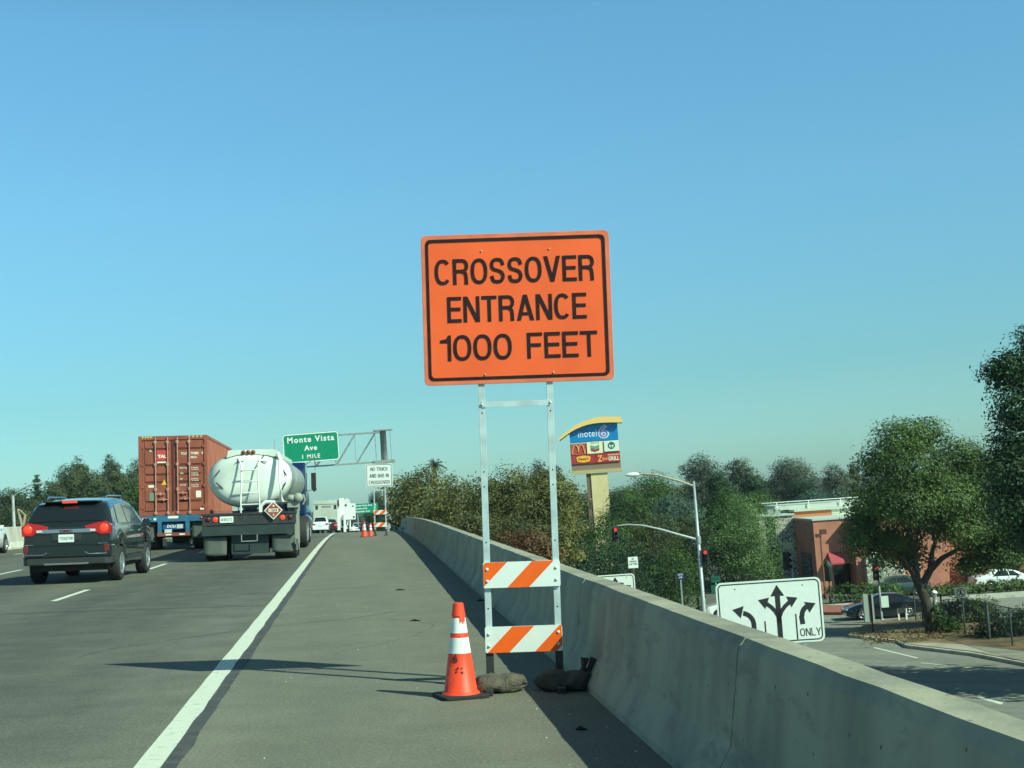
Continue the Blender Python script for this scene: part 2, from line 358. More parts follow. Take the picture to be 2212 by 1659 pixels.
def asphalt(name, base, dark, rot=HEAD, lane=False, grain=0.35, specks=0.0):
    m = bpy.data.materials.new(name); m.use_nodes = True; nt = m.node_tree; b = nt.nodes['Principled BSDF']
    b.inputs['Roughness'].default_value = 0.85; b.inputs['Specular IOR Level'].default_value = 0.3
    N = nt.nodes.new; L = nt.links.new
    tc = N('ShaderNodeTexCoord'); mp = N('ShaderNodeMapping'); mp.inputs['Rotation'].default_value = (0, 0, -rot)
    L(tc.outputs['Object'], mp.inputs[0])
    st = N('ShaderNodeMapping'); st.inputs['Scale'].default_value = (0.55, 0.045, 1); L(mp.outputs[0], st.inputs[0])
    n1 = N('ShaderNodeTexNoise'); n1.inputs['Scale'].default_value = 1.0; n1.inputs['Detail'].default_value = 6; n1.inputs['Roughness'].default_value = 0.6; L(st.outputs[0], n1.inputs[0])
    r1 = N('ShaderNodeValToRGB'); r1.color_ramp.elements[0].position = 0.36; r1.color_ramp.elements[1].position = 0.62
    r1.color_ramp.elements[0].color = (*dark, 1); r1.color_ramp.elements[1].color = (*base, 1); L(n1.outputs[0], r1.inputs[0])
    # patches and grain
    n2 = N('ShaderNodeTexNoise'); n2.inputs['Scale'].default_value = 1.3; n2.inputs['Detail'].default_value = 9; n2.inputs['Roughness'].default_value = 0.72; L(mp.outputs[0], n2.inputs[0])
    m2 = N('ShaderNodeMapRange'); m2.inputs[1].default_value = 0.3; m2.inputs[2].default_value = 0.7; m2.inputs[3].default_value = 0.72 if lane else 0.84; m2.inputs[4].default_value = 1.20 if lane else 1.12; L(n2.outputs[0], m2.inputs[0])
    n3 = N('ShaderNodeTexNoise'); n3.inputs['Scale'].default_value = 45; n3.inputs['Detail'].default_value = 3; L(tc.outputs['Object'], n3.inputs[0])
    m3 = N('ShaderNodeMapRange'); m3.inputs[1].default_value = 0.3; m3.inputs[2].default_value = 0.7; m3.inputs[3].default_value = 1 - grain; m3.inputs[4].default_value = 1 + grain; L(n3.outputs[0], m3.inputs[0])
    mu = N('ShaderNodeMath'); mu.operation = 'MULTIPLY'; L(m2.outputs[0], mu.inputs[0]); L(m3.outputs[0], mu.inputs[1])
    mx = N('ShaderNodeMix'); mx.data_type = 'RGBA'; mx.blend_type = 'MULTIPLY'; mx.inputs[0].default_value = 1
    L(r1.outputs[0], mx.inputs[6]); L(mu.outputs[0], mx.inputs[7])
    last = mx.outputs[2]
    if lane:                                       # darker oil-stained middles of the lanes, paler between the wheel tracks
        sx = N('ShaderNodeSeparateXYZ'); L(mp.outputs[0], sx.inputs[0])
        wn = N('ShaderNodeMath'); wn.operation = 'MULTIPLY_ADD'; wn.inputs[1].default_value = .5; L(n1.outputs[0], wn.inputs[0]); L(sx.outputs[0], wn.inputs[2])
        mr = N('ShaderNodeMapRange'); mr.inputs[1].default_value = -13.5; mr.inputs[2].default_value = -1.24+.25; L(wn.outputs[0], mr.inputs[0])
        rp = N('ShaderNodeValToRGB'); L(mr.outputs[0], rp.inputs[0]); els = ((0, 1.0), (.12, .85), (.25, 1.05), (.42, .84), (.56, .80), (.66, 1.05), (.76, .84), (.86, .80), (.94, .98), (1, 1.10))
        for k, (p_, v_) in enumerate(els):
            e_ = rp.color_ramp.elements[k] if k < 2 else rp.color_ramp.elements.new(p_)
            e_.position = p_; e_.color = (v_/1.2,)*3+(1,)
        m5 = N('ShaderNodeVectorMath'); m5.operation = 'SCALE'; m5.inputs[3].default_value = 1.2; L(rp.outputs[0], m5.inputs[0])
        m6 = N('ShaderNodeMix'); m6.data_type = 'RGBA'; m6.blend_type = 'MULTIPLY'; m6.inputs[0].default_value = 1; L(last, m6.inputs[6]); L(m5.outputs[0], m6.inputs[7]); last = m6.outputs[2]
    if specks:
        v = N('ShaderNodeTexVoronoi'); v.inputs['Scale'].default_value = 2.6; L(mp.outputs[0], v.inputs[0])
        c = N('ShaderNodeMath'); c.operation = 'LESS_THAN'; c.inputs[1].default_value = specks; L(v.outputs['Distance'], c.inputs[0])
        m4 = N('ShaderNodeMix'); m4.data_type = 'RGBA'; m4.inputs[7].default_value = (0.45, 0.45, 0.38, 1); L(c.outputs[0], m4.inputs[0]); L(last, m4.inputs[6]); last = m4.outputs[2]
    L(last, b.inputs['Base Color'])
    bp = N('ShaderNodeBump'); bp.inputs['Strength'].default_value = 0.35; bp.inputs['Distance'].default_value = 0.01; L(n3.outputs[0], bp.inputs['Height']); L(bp.outputs[0], b.inputs['Normal'])
    return m
LANE_M = asphalt('lane_concrete', (0.140, 0.143, 0.110), (0.103, 0.107, 0.086), lane=True)
SHO_M = asphalt('shoulder_asphalt', (0.180, 0.180, 0.135), (0.148, 0.150, 0.115), grain=0.28, specks=0.022)
STREET_M = asphalt('street_asphalt', (0.245, 0.25, 0.205), (0.17, 0.175, 0.15), rot=0.9)
LINE_M = mat('worn_white_road_paint', (0.62, 0.66, 0.54), 0.7, var=0.2, scale=14, bump=0.3, bscale=60, col2=(0.42, 0.46, 0.38), contrast=(0.28, 0.45))
SEAM_M = mat('dark_asphalt_seam', (0.068, 0.070, 0.066), 0.8, var=0.3, scale=6)
# deck under everything
BX = lambda y: 1.82 - 0.105 * y          # inner top edge of the barrier
strip('freeway', -34, 0.0, 0.0, LANE_M)
def shoulder():
    vs = []; fs = []; ys = [-14 + 3*i for i in range(145)]
    for y in ys: vs += [(edge_x(y) - 0.0, y, rz(y) + 0.0), (BX(y) + 0.1, y, rz(y) + 0.0)]
    for i in range(len(ys)-1): fs.append((2*i, 2*i+1, 2*i+3, 2*i+2))
    tag(MB().add(vs, fs).obj('shoulder', SHO_M, None, FR), kind='structure')
shoulder()
strip('edge_line', -0.085, 0.085, 0.004, LINE_M, y1=200, step=0.6, wob=0.006, seed=3)
strip('pavement_seam', 0.085, 0.185, 0.0045, SEAM_M, y1=200, step=0.5, wob=0.012, seed=4)
def dashes():
    mb = MB()
    for off, y_first in ((-3.86, 23.6), (-7.55, 33.75), (-11.2, 29.0)):
        for k in range(-3, 20):
            y0 = y_first + 11.0 * k; 
            for j in range(4):
                a = y0 + .7625*j; b = a + .7625
                mb.add([(edge_x(a)+off-.06, a, rz(a)+.004), (edge_x(a)+off+.06, a, rz(a)+.004), (edge_x(b)+off+.06, b, rz(b)+.004), (edge_x(b)+off-.06, b, rz(b)+.004)], [(0,1,2,3)])
    tag(mb.obj('lane_marking', LINE_M, None, FR), kind='structure')
dashes()
# tyre dark patches and a transverse joint lines
def joints():
    mb = MB(); rnd = random.Random(5)
    for off in (-3.66, -7.3):
        pass
    for y in (21.0, 33.0, 45.0, 57.0):
        for i in range(12):
            o0 = -12 + i; y0 = y + rnd.uniform(-.03, .03)
            mb.add([(edge_x(y0)+o0, y0, .003+rz(y0)), (edge_x(y0)+o0+1, y0+.02, .003+rz(y0)), (edge_x(y0)+o0+1, y0+.055, .003+rz(y0)), (edge_x(y0)+o0, y0+.035, .003+rz(y0))], [(0,1,2,3)])
    tag(mb.obj('pavement_joints', SEAM_M, None, FR), kind='structure')
joints()

def cracks():
    rnd = random.Random(31); mb = MB()
    for (x, y, a, L_, w_) in ((-4.6, 14.5, 1.9, 6, .012), (-7.5, 19, 1.2, 8, .016), (-5.9, 24, .3, 5, .012), (-1.9, 14, 1.5, 5, .006), (-1.2, 21, .25, 2.6, .006), (-3.2, 30, 1.3, 7, .012), (-11, 34, .2, 9, .02)):
        p = Vector((x, y)); pts = []
        for i in range(int(L_/.16)):
            pts.append(p.copy()); a += rnd.uniform(-.32, .32)*.8; a += (1.3-a)*.02; p = p + Vector((math.cos(a), math.sin(a)))*.16
        for i in range(len(pts)-1):
            d = (pts[i+1]-pts[i]).normalized(); n = Vector((-d.y, d.x))*w_*rnd.uniform(.4, 1)/1.4
            mb.add([(pts[i].x-n.x, pts[i].y-n.y, .0025), (pts[i].x+n.x, pts[i].y+n.y, .0025), (pts[i+1].x+n.x, pts[i+1].y+n.y, .0025), (pts[i+1].x-n.x, pts[i+1].y-n.y, .0025)], [(0,1,2,3)])
    tag(mb.obj('pavement_cracks', SEAM_M, None, FR), kind='structure')
cracks()
# barrier ---------------------------------------------------------------
def concrete(name, base, dark, moss=None):
    m = bpy.data.materials.new(name); m.use_nodes = True; nt = m.node_tree; b = nt.nodes['Principled BSDF']
    b.inputs['Roughness'].default_value = 0.85
    N = nt.nodes.new; L = nt.links.new
    tc = N('ShaderNodeTexCoord')
    n0 = N('ShaderNodeTexNoise'); n0.inputs['Scale'].default_value = 0.8; n0.inputs['Detail'].default_value = 8; n0.inputs['Roughness'].default_value = .65; L(tc.outputs['Object'], n0.inputs[0])
    mp = N('ShaderNodeMapping'); mp.inputs['Scale'].default_value = (1.6, 1.1, 0.3); L(tc.outputs['Object'], mp.inputs[0])
    n1 = N('ShaderNodeTexNoise'); n1.inputs['Scale'].default_value = 2.0; n1.inputs['Detail'].default_value = 5; L(mp.outputs[0], n1.inputs[0])
    av = N('ShaderNodeMath'); av.operation = 'ADD'; L(n0.outputs[0], av.inputs[0]); L(n1.outputs[0], av.inputs[1])
    r1 = N('ShaderNodeValToRGB'); r1.color_ramp.elements[0].position = 0.38; r1.color_ramp.elements[1].position = 0.56
    hf = N('ShaderNodeMath'); hf.operation = 'MULTIPLY'; hf.inputs[1].default_value = 0.5; L(av.outputs[0], hf.inputs[0]); L(hf.outputs[0], r1.inputs[0])
    r1.color_ramp.elements[0].color = (*dark, 1); r1.color_ramp.elements[1].color = (*base, 1)
    v = N('ShaderNodeTexVoronoi'); v.inputs['Scale'].default_value = 9; L(tc.outputs['Object'], v.inputs[0])
    c = N('ShaderNodeMath'); c.operation = 'LESS_THAN'; c.inputs[1].default_value = 0.085; L(v.outputs['Distance'], c.inputs[0])
    mx = N('ShaderNodeMix'); mx.data_type = 'RGBA'; L(c.outputs[0], mx.inputs[0]); L(r1.outputs[0], mx.inputs[6]); mx.inputs[7].default_value = (dark[0]*.45, dark[1]*.45, dark[2]*.45, 1)
    ms = N('ShaderNodeMapping'); ms.inputs['Scale'].default_value = (1, .9, 2.6); L(tc.outputs['Object'], ms.inputs[0])
    sc_ = N('ShaderNodeTexNoise'); sc_.inputs['Scale'].default_value = 1.7; sc_.inputs['Detail'].default_value = 10; sc_.inputs['Roughness'].default_value = .7; L(ms.outputs[0], sc_.inputs[0])
    sr = N('ShaderNodeMapRange'); sr.inputs[1].default_value = .54; sr.inputs[2].default_value = .66; sr.inputs[3].default_value = 0; sr.inputs[4].default_value = .55; L(sc_.outputs[0], sr.inputs[0])
    m7 = N('ShaderNodeMix'); m7.data_type = 'RGBA'; L(sr.outputs[0], m7.inputs[0]); L(mx.outputs[2], m7.inputs[6]); m7.inputs[7].default_value = (dark[0]*.6, dark[1]*.6, dark[2]*.62, 1)
    L(m7.outputs[2], b.inputs['Base Color'])
    n3 = N('ShaderNodeTexNoise'); n3.inputs['Scale'].default_value = 30; n3.inputs['Detail'].default_value = 5; L(tc.outputs['Object'], n3.inputs[0])
    bp = N('ShaderNodeBump'); bp.inputs['Strength'].default_value = 0.4; bp.inputs['Distance'].default_value = 0.01; L(n3.outputs[0], bp.inputs['Height']); L(bp.outputs[0], b.inputs['Normal'])
    return m
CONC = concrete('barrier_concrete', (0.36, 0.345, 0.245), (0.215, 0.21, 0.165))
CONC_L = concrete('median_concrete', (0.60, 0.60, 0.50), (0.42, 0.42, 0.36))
def barrier(name, label, xf, prof, y0, y1, m, joint=6.1, phase=0.0, seed=1):
    rnd = random.Random(seed); ys = []
    y = y0
    while y < y1:
        ys.append((y, 0)); y += 0.35 if y < 30 else 1.4
    js = []; j = y0 + phase
    while j < min(y1, 90): js += [(j, 0), (j + .004, .014), (j + .022, .014), (j + .026, 0)]; j += joint
    ys = sorted([q for q in ys if all(abs(q[0] - k[0]) > .04 for k in js)] + js)
    vs = []; n = len(prof)
    for y, ins in ys:
        j1 = rnd.uniform(-.007, .007); j2 = rnd.uniform(-.006, .006)
        for i, (dx, h) in enumerate(prof):
            e = (ins if dx < 0.08 else -ins)
            jj = j1*.25 if i == 4 else 0
            vs.append((xf(y) + dx + e + (j1*.8 if i == 4 else 0), y, rz(y) + h - (ins if h > .7 else 0) + (j2*.5 if 3 < i < 6 else j1*.35 if i == 3 else 0)))
    fs = []
    for i in range(len(ys)-1):
        for k in range(n-1): fs.append((i*n+k, i*n+k+1, (i+1)*n+k+1, (i+1)*n+k))
    fs.append(tuple(range(n))); fs.append(tuple((len(ys)-1)*n + k for k in range(n-1, -1, -1)))
    o = MB().add(vs, fs).obj(name, m, None, FR)
    return tag(o, label, 'barrier')
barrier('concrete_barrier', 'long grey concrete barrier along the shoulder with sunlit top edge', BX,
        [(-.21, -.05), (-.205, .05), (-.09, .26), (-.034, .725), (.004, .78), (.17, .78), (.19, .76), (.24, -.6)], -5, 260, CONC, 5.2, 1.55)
MBX = lambda y: edge_x(y) - 14.0
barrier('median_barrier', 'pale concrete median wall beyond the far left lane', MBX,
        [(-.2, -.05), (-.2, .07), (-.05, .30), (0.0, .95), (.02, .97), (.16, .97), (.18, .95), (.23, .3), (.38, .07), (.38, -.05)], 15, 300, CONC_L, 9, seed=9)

# terrain ---------------------------------------------------------------
DIRT = mat('dry_dirt', (0.28, 0.18, 0.09), 0.95, var=0.45, scale=0.9, bump=0.6, bscale=12, col2=(0.10, 0.085, 0.05))
SLOPE_M = mat('embankment_soil', (0.085, 0.075, 0.045), 0.95, var=0.5, scale=0.5, bump=0.6, bscale=8, col2=(0.03, 0.035, 0.018))
def ground():
    vs = []; fs = []; n = 20
    S = 3000
    tag(MB().add([(-S, -300, -7.5), (S, -300, -7.5), (S, S*1.6, -7.5), (-S, S*1.6, -7.5)], [(0,1,2,3)]).obj('ground', SLOPE_M), kind='structure')
ground()
def embankment():
    vs = []; fs = []; ys = [-14, 0] + list(range(6, 400, 6)); rnd = random.Random(2)
    prof = [(.16, -.45), (1.2, -.6), (3.2, -1.9), (6, -4.0), (9, -6.2), (11, -7.45), (13, -8.6)]
    for y in ys:
        for d, z in prof:
            p = FR @ Vector((BX(y) + d, y, rz(y)))
            vs.append((p.x, p.y, p.z + z + (rnd.uniform(-.15, .15) if d > 2 else 0)))
    n = len(prof)
    for i in range(len(ys)-1):
        for k in range(n-1): fs.append((i*n+k, i*n+k+1, (i+1)*n+k+1, (i+1)*n+k))
    tag(MB().add(vs, fs).obj('embankment', SLOPE_M), kind='structure')
    # left verge
    vs = []; fs = []
    prof = [(-33.5, -.02), (-36, -.2), (-60, -1.2), (-400, -2.5), (-900, -14)]
    for y in ys:
        for d, z in prof:
            p = FR @ Vector((edge_x(y) + d, y, rz(y))) if d > -40 else None
            if p is None:
                q = FR @ Vector((edge_x(y) - 36, y, rz(y))); p = Vector((q.x + d + 36, y, q.z))
            vs.append((p.x, p.y, p.z + z))
    n = len(prof)
    for i in range(len(ys)-1):
        for k in range(n-1): fs.append((i*n+k, i*n+k+1, (i+1)*n+k+1, (i+1)*n+k))
    tag(MB().add(vs, fs).obj('verge', SLOPE_M), kind='structure')
embankment()
# street below -----------------------------------------------------------
def sheet(name, pts, z, m, top=None, kind='structure'):
    mb = MB(); n = len(pts)
    if top is None: mb.add([(p[0], p[1], z) for p in pts], [tuple(range(n))])
    else: mb.prism([(p[0], p[1]) for p in pts], z, top)
    return tag(mb.obj(name, m), kind=kind)
def px2(pts, z): return [G(x, y, z) for x, y in pts]
sheet('street', [(3, -10), (140, -10), (140, 93.2), (-6, 93.2), (-4, 40)], STREET - .02, STREET_M)
KERB = mat('pale_kerb_concrete', (0.44, 0.44, 0.36), 0.85, var=0.2, scale=2)
LOT_M = asphalt('parking_asphalt', (0.16, 0.165, 0.145), (0.12, 0.125, 0.11), rot=0.3)
sheet('pavement', [(14, 93.2), (140, 93.2), (140, 95.4), (14, 95.4)], STREET - .1, KERB, STREET + .14)
sheet('parking_lot', [(0, 95.4), (140, 95.4), (140, 240), (0, 240)], STREET - .01, LOT_M)
BRICKRED = mat('red_paving', (0.30, 0.11, 0.075), 0.9, var=0.3, scale=6)
isl = px2([(1836,1374), (1872,1352), (1960,1340), (2110,1342), (2330,1372), (2400,1470), (2240,1441), (2100,1414), (1958,1397), (1940,1387)], STREET)
sheet('traffic_island', isl, STREET - .1, DIRT, STREET + .15)
ik = px2([(1832,1375.5), (1940,1389), (1957,1399), (2100,1416.5), (2240,1443.5), (2400,1473), (2400,1470), (2240,1441), (2100,1414), (1958,1397), (1940,1387), (1836,1374)], STREET)
sheet('island_kerb', ik, STREET - .1, KERB, STREET + .13)
vg = px2([(1950,1396), (2010,1395), (2080,1399), (2212,1414), (2330,1432), (2400,1468), (2240,1440), (2100,1413), (1958,1397)], STREET)
sheet('footpath', vg, STREET + .1, mat('pale_footpath', (0.36, 0.35, 0.27), 0.9, var=0.2, scale=1.2), STREET + .156)
sheet('median_island', px2([(1700,1328), (1842,1328), (1835,1312), (1700,1312)], STREET), STREET - .1, BRICKRED, STREET + .16)
def street_marks():
    mb = MB()
    def q(pts): mb.add([G(x, y, STREET - .014) for x, y in pts], [(0,1,2,3)])
    q([(2107,1506),(2120,1505),(2168,1518),(2162,1522)])
    q([(1885,1399),(1890,1398),(1985,1421),(1980,1422)])
    q([(1900,1360),(1935,1354),(1937,1356),(1903,1362)])
    q([(1990,1431),(2190,1452),(2190,1453),(1990,1432)])
    tag(mb.obj('street_marking', LINE_M), kind='structure')
street_marks()
# ================================================================== THINGS on the shoulder
def bolt(mb, x, y, z, r=.012):
    mb.lathe([(0, -.008), (r*.7, -.008), (r, -.003), (r, 0)], 'Y', 8, (x, y, z))
POSTC = mat('pale_zinc_post', (0.52, 0.62, 0.62), 0.45, 0.15, var=0.18, scale=7)
FADED = mat('faded_orange_edge', (0.80, 0.17, 0.075), 0.55, var=0.15, scale=6)
def stripes(mb, w_, h_, z0, y, first, n_lead, per=.352, mi_o=1):
    "diagonal bars clipped to the board; returns polygons"
    def clip(poly, x0, x1):
        for side, lim in ((1, x0), (-1, x1)):
            out = []
            for i in range(len(poly)):
                a, b = poly[i], poly[(i+1) % len(poly)]
                ia = side*(a[0]-lim) >= 0; ib = side*(b[0]-lim) >= 0
                if ia: out.append(a)
                if ia != ib:
                    t = (lim-a[0])/(b[0]-a[0]); out.append((lim, a[1]+t*(b[1]-a[1])))
            poly = out
            if not poly: return poly
        return poly
    for s in first:
        poly = clip([(s, z0), (s+per/2, z0), (s+per/2+h_, z0+h_), (s+h_, z0+h_)], -w_/2+.004, w_/2-.004)
        if len(poly) > 2: mb.prism(poly, y-.0015, y, 'Y', mi_o)
def barricade(mtx, name, label, lines, sw, sh, sbot, face, ink, sp=.557, small=False, boards=None, bags=None, edge=None, grp=None, dx=0.0):
    t = thing(name, label, 'road sign', mtx, grp)
    # posts (square tube) with dark sleeves and skid feet
    for sx in (-1, 1):
        x = sx*sp/2
        p = MB().box((x-.026, 0, .26), (x+.026, .05, sbot+.9)); 
        for z in (.35, .62, .9, 1.15, 1.6, 1.72, 2.2): 
            p.lathe([(0, -.002), (.007, -.002), (.007, 0)], 'Y', 8, (x, 0, z), mi=1)
        p.obj('post', [POSTC, SIGNK], t, bevel=.004)
        f = MB().box((x-.031, -.006, .02), (x+.031, .056, .30)).box((x-.03, -.54, .0), (x+.03, .50, .05))
        f.box((x-.022, -.544, .008), (x+.022, -.54, .042), mi=1)
        f.obj('skid_foot', [DARK, BLACK], t, bevel=.004)
    b = MB().box((-sp/2+.0, -.008, sbot-.19), (sp/2, .0, sbot-.145)); bolt(b, -sp/2, -.008, sbot-.167); bolt(b, sp/2, -.008, sbot-.167)
    b.obj('cross_brace', POSTC, t)
    # boards
    for z0, first in boards:
        bd = MB(); hh = .205; ww = .62
        bd.prism(rrect(ww, hh, .012, 0, z0+hh/2), -.024, -.003, 'Y', 0)
        stripes(bd, ww, hh, z0, -.025, first, 0)
        for bx in (-sp/2, sp/2):
            for bz in (.055, .15): bolt(bd, bx, -.0265, z0+bz, .013)
        bd.obj('striped_board', [SIGNW, ORANGE_B], t)
    # sign panel
    p = MB().prism(rrect(sw, sh, .04, 0, sbot+sh/2), -.014, -.002, 'Y', 0)
    e = edge or face
    pn = p.obj('sign_panel', [face], t)
    if edge:
        MB().ring(rrect(sw-.004, sh-.004, .04, 0, sbot+sh/2), rrect(sw-.07, sh-.07, .035, 0, sbot+sh/2), -.0165, -.0142).obj('faded_rim', edge, pn)
    g = .022*sw/1.52 + .012
    MB().ring(rrect(sw-2*g, sh-2*g, .045, 0, sbot+sh/2), rrect(sw-2*g-.05*sw/1.52, sh-2*g-.05*sw/1.52, .03, 0, sbot+sh/2), -.0195, -.0168).obj('border_line', ink, pn)
    for bx in (-sp/2, sp/2):
        for bz in (sbot+.075, sbot+sh-.14*sw/1.52-.0):
            bb = MB(); bolt(bb, bx, -.014, bz, .008); bb.obj('bolt_head', GALV, pn)
    for s, w_, h_, cx, z in lines:
        stroke_text('lettering', s, w_, h_, ink, pn, (cx-w_/2, -.0165, z), th=.135 if edge is FADED else .125)
    pn.location.x = dx
    return t
B0 = road(-0.004, 11.29, 0, yaw=0.0)
barricade(B0, 'construction_sign_stand', 'big orange CROSSOVER ENTRANCE 1000 FEET sign on a striped barricade stand', [
    ('CROSSOVER', 1.31, .212, -.01, 2.445+.812), ('ENTRANCE', 1.14, .212, -.0, 2.445+.50),
    ('1000', .585, .212, -.345, 2.445+.185), ('FEET', .575, .212, .36, 2.445+.185)], 1.545, 1.235, 2.435, ORANGE, mat('dark_sign_ink', (0.028, 0.014, 0.016), 0.8, var=.3, scale=20, spec=.2),
    boards=[(.27, (-.275-.02, .085)), (.785, (-.475-.02, -.12))], edge=FADED, dx=.034)

def sandbag(mtx, label, L_, W_, H_, seed, tails=True, m=None):
    t = thing('sandbag', label, 'sandbag', mtx, 'sandbags on the feet of the sign stand')
    rnd = random.Random(seed); mb = MB(); n = 28; k = 18; vs = []
    ph = [rnd.uniform(0, 6) for _ in range(6)]
    for i in range(n+1):
        u = i/n; x = (u-.5)*L_
        e = max(0.0, 1-abs(2*u-1)**3.2)**.5 if 0 < i < n else 0.05
        sag = 1 - .34*math.exp(-((u-.52)/.09)**2)
        for j in range(k):
            a = 2*PI*j/k
            rr = 1 + .07*math.sin(3*a+ph[0]+7*u) + .05*math.sin(5*a+ph[1]-11*u) + .045*math.sin(9*a+ph[2]+17*u) + .03*math.sin(2*a+ph[5]+31*u)
            y = math.cos(a)*W_/2*e*rr; z = math.sin(a)*H_/2*e*rr*sag
            z = max(z, -H_*.30*e) + H_*.30; z = z if z < H_*.62 else H_*.62+(z-H_*.62)*.5
            vs.append((x + .02*math.sin(a*2+ph[3]), y + .03*math.sin(5*u+ph[4]), z))
    fs = []
    for i in range(n):
        for j in range(k):
            j2 = (j+1) % k; fs.append((i*k+j, i*k+j2, (i+1)*k+j2, (i+1)*k+j))
    fs.append(tuple(range(k))); fs.append(tuple(n*k+j for j in range(k-1, -1, -1)))
    mb.add(vs, fs, 0, True); mb.obj('bag', m or SACK, t)
    if tails:
        tl = MB().tube([(L_*.40, -.02, H_*.5), (L_*.44, -.02, H_*.8), (L_*.52, -.02, H_*1.12)], [.035, .018, .032], 8)
        tl.tube([(L_*.32, -.03, H_*.55), (L_*.33, -.04, H_*.85), (L_*.36, -.03, H_*1.15)], [.035, .018, .035], 8); tl.obj('tied_neck', SACK, t)
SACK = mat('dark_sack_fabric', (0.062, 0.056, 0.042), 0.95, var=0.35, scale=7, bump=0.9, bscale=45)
sandbag(road(.03-.235, 10.98, .0, yaw=-.10), 'sunlit brown sandbag over the left foot, right behind the traffic cone', .40, .30, .20, 3, tails=False, m=mat('sunlit_sack_fabric', (.105, .095, .070), .95, var=.35, scale=7, bump=.9, bscale=45))  # same brown cloth, its colour lifted because this bag lies in the sun
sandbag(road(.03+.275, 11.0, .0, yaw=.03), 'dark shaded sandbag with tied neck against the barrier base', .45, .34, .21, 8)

CONE_O = mat('cone_orange_plastic', (0.95, 0.07, 0.022), 0.5, var=0.16, scale=9, spec=0.4)
CONE_D = mat('tar_smears', (0.16, 0.022, 0.016), 0.8, var=.5, scale=30)
COLLAR = mat('reflective_collar', (0.78, 0.80, 0.74), 0.45, var=0.22, scale=10)
def cone(mtx, label, s=1.0, detail=True, group=None):
    t = thing('traffic_cone', label, 'traffic cone', mtx, group)
    def r_(h): return (.128 - (.128-.034)*(h-.035)/.675)*s
    H = .715
    b = MB().prism(rrect(.37*s, .37*s, .05*s), 0, .028*s, 'Z')
    b.obj('base', BLACK if detail else BLACK, t, bevel=.006)
    c = MB().lathe([(.148*s, .028*s), (.14*s, .04*s), (r_(.05)+.002*s, .05*s), (r_(H*.5), H*.5*s), (r_(H-.015), (H-.015)*s), (r_(H)-.003*s, H*s)], 'Z', 32); c.lathe([(r_(H)-.003*s, H*s), (r_(H)-.012*s, H*s)], 'Z', 32, smooth=False); c.lathe([(r_(H)-.012*s, H*s), (r_(H)-.014*s, (H-.05)*s)], 'Z', 32)
    c.obj('cone_body', CONE_O, t)
    def sleeve(a, b_, m, nm, off=.0025):
        MB().lathe([(r_(a), a*s), (r_(a)+off*s, a*s), (r_(b_)+off*s, b_*s), (r_(b_), b_*s)], 'Z', 32, seg=True).obj(nm, m, t)
    sleeve(.335, .452, COLLAR, 'reflective_collar'); sleeve(.487, .60, COLLAR, 'reflective_collar')
    if detail:
        sleeve(.615, .712, CONE_O, 'top_sleeve', .006)
        # torn piece of sleeve hanging at the front, and tar smears
        n = 7; vs = []
        for i in range(n):
            a = R(-100 + 8*i) ; 
            vs += [((r_(.615)+.007)*math.cos(a), (r_(.615)+.007)*math.sin(a), .618), ((r_(.56)+.006)*math.cos(a), (r_(.56)+.006)*math.sin(a), .555+.012*((i*7) % 3))]
        MB().add(vs, [(2*i, 2*i+1, 2*i+3, 2*i+2) for i in range(n-1)]).obj('torn_flap', CONE_O, t)
        rnd = random.Random(4); mb = MB()
        for a0, h0, rr, cnt in ((-125, .31, .026, 11), (-112, .22, .016, 8), (-95, .47, .009, 2), (-140, .1, .008, 4), (-85, .55, .009, 2)):
            for _ in range(cnt):
                a = R(a0 + rnd.uniform(-14, 14)); h = h0 + rnd.uniform(-.03, .03); q = rr*rnd.uniform(.25, .6)
                rad = r_(h) + .0045; k = 7
                pts = []
                for j in range(k):
                    b2 = 2*PI*j/k; qq = q*rnd.uniform(.6, 1.2); aa = a + qq*math.cos(b2)/rad*1.0; hh = h + qq*math.sin(b2)
                    rd = r_(hh) + .004
                    pts.append((rd*math.cos(aa), rd*math.sin(aa), hh))
                mb.add(pts, [tuple(range(k))])
        mb.obj('tar_smears', CONE_D, t)
    return t
cone(road(-.50, 10.78, 0, yaw=.35), 'large orange cone with white bands beside the orange sign stand')
# debris
def debris():
    rnd = random.Random(12)
    STONE = mat('pale_pebble', (0.5, 0.5, 0.42), 0.9)
    mb = MB()
    for i in range(150):
        y = rnd.uniform(7.5, 26); x = edge_x(y) + rnd.uniform(.5, 3.0); s = rnd.uniform(.003, .010)
        if rnd.random() < .6: x = BX(y) - .23 - rnd.random()**2*.6
        a = rnd.random()*6; 
        vs = [(x+s*math.cos(a+k*PI/2)*rnd.uniform(.6,1.3), y+s*math.sin(a+k*PI/2)*rnd.uniform(.6,1.3), 0.001) for k in range(4)] + [(x, y, s*.9)]
        mb.add(vs, [(0,1,4),(1,2,4),(2,3,4),(3,0,4)])
    tag(mb.obj('gravel', STONE, None, FR), 'scattered pale pebbles lying on the shoulder', 'gravel', kind='stuff')
    mb = MB()
    for x, y, L_, a in ((-2.05, 23.5, .16, .3), (-1.35, 17.5, .13, 0.0), (.05, 16.2, .10, .4), (.35, 9.1, .07, .2), (-.62, 20.5, .12, .1)):
        mb.tube([(x-L_/2, y, .006), (x-L_*.1, y+.02, .014), (x+L_/2, y-.01, .005)], [.008, .016, .004], 5)
    tag(mb.obj('road_debris', BLACK, None, FR), 'dark scraps of rubber lying on the shoulder', 'debris', kind='stuff')
debris()

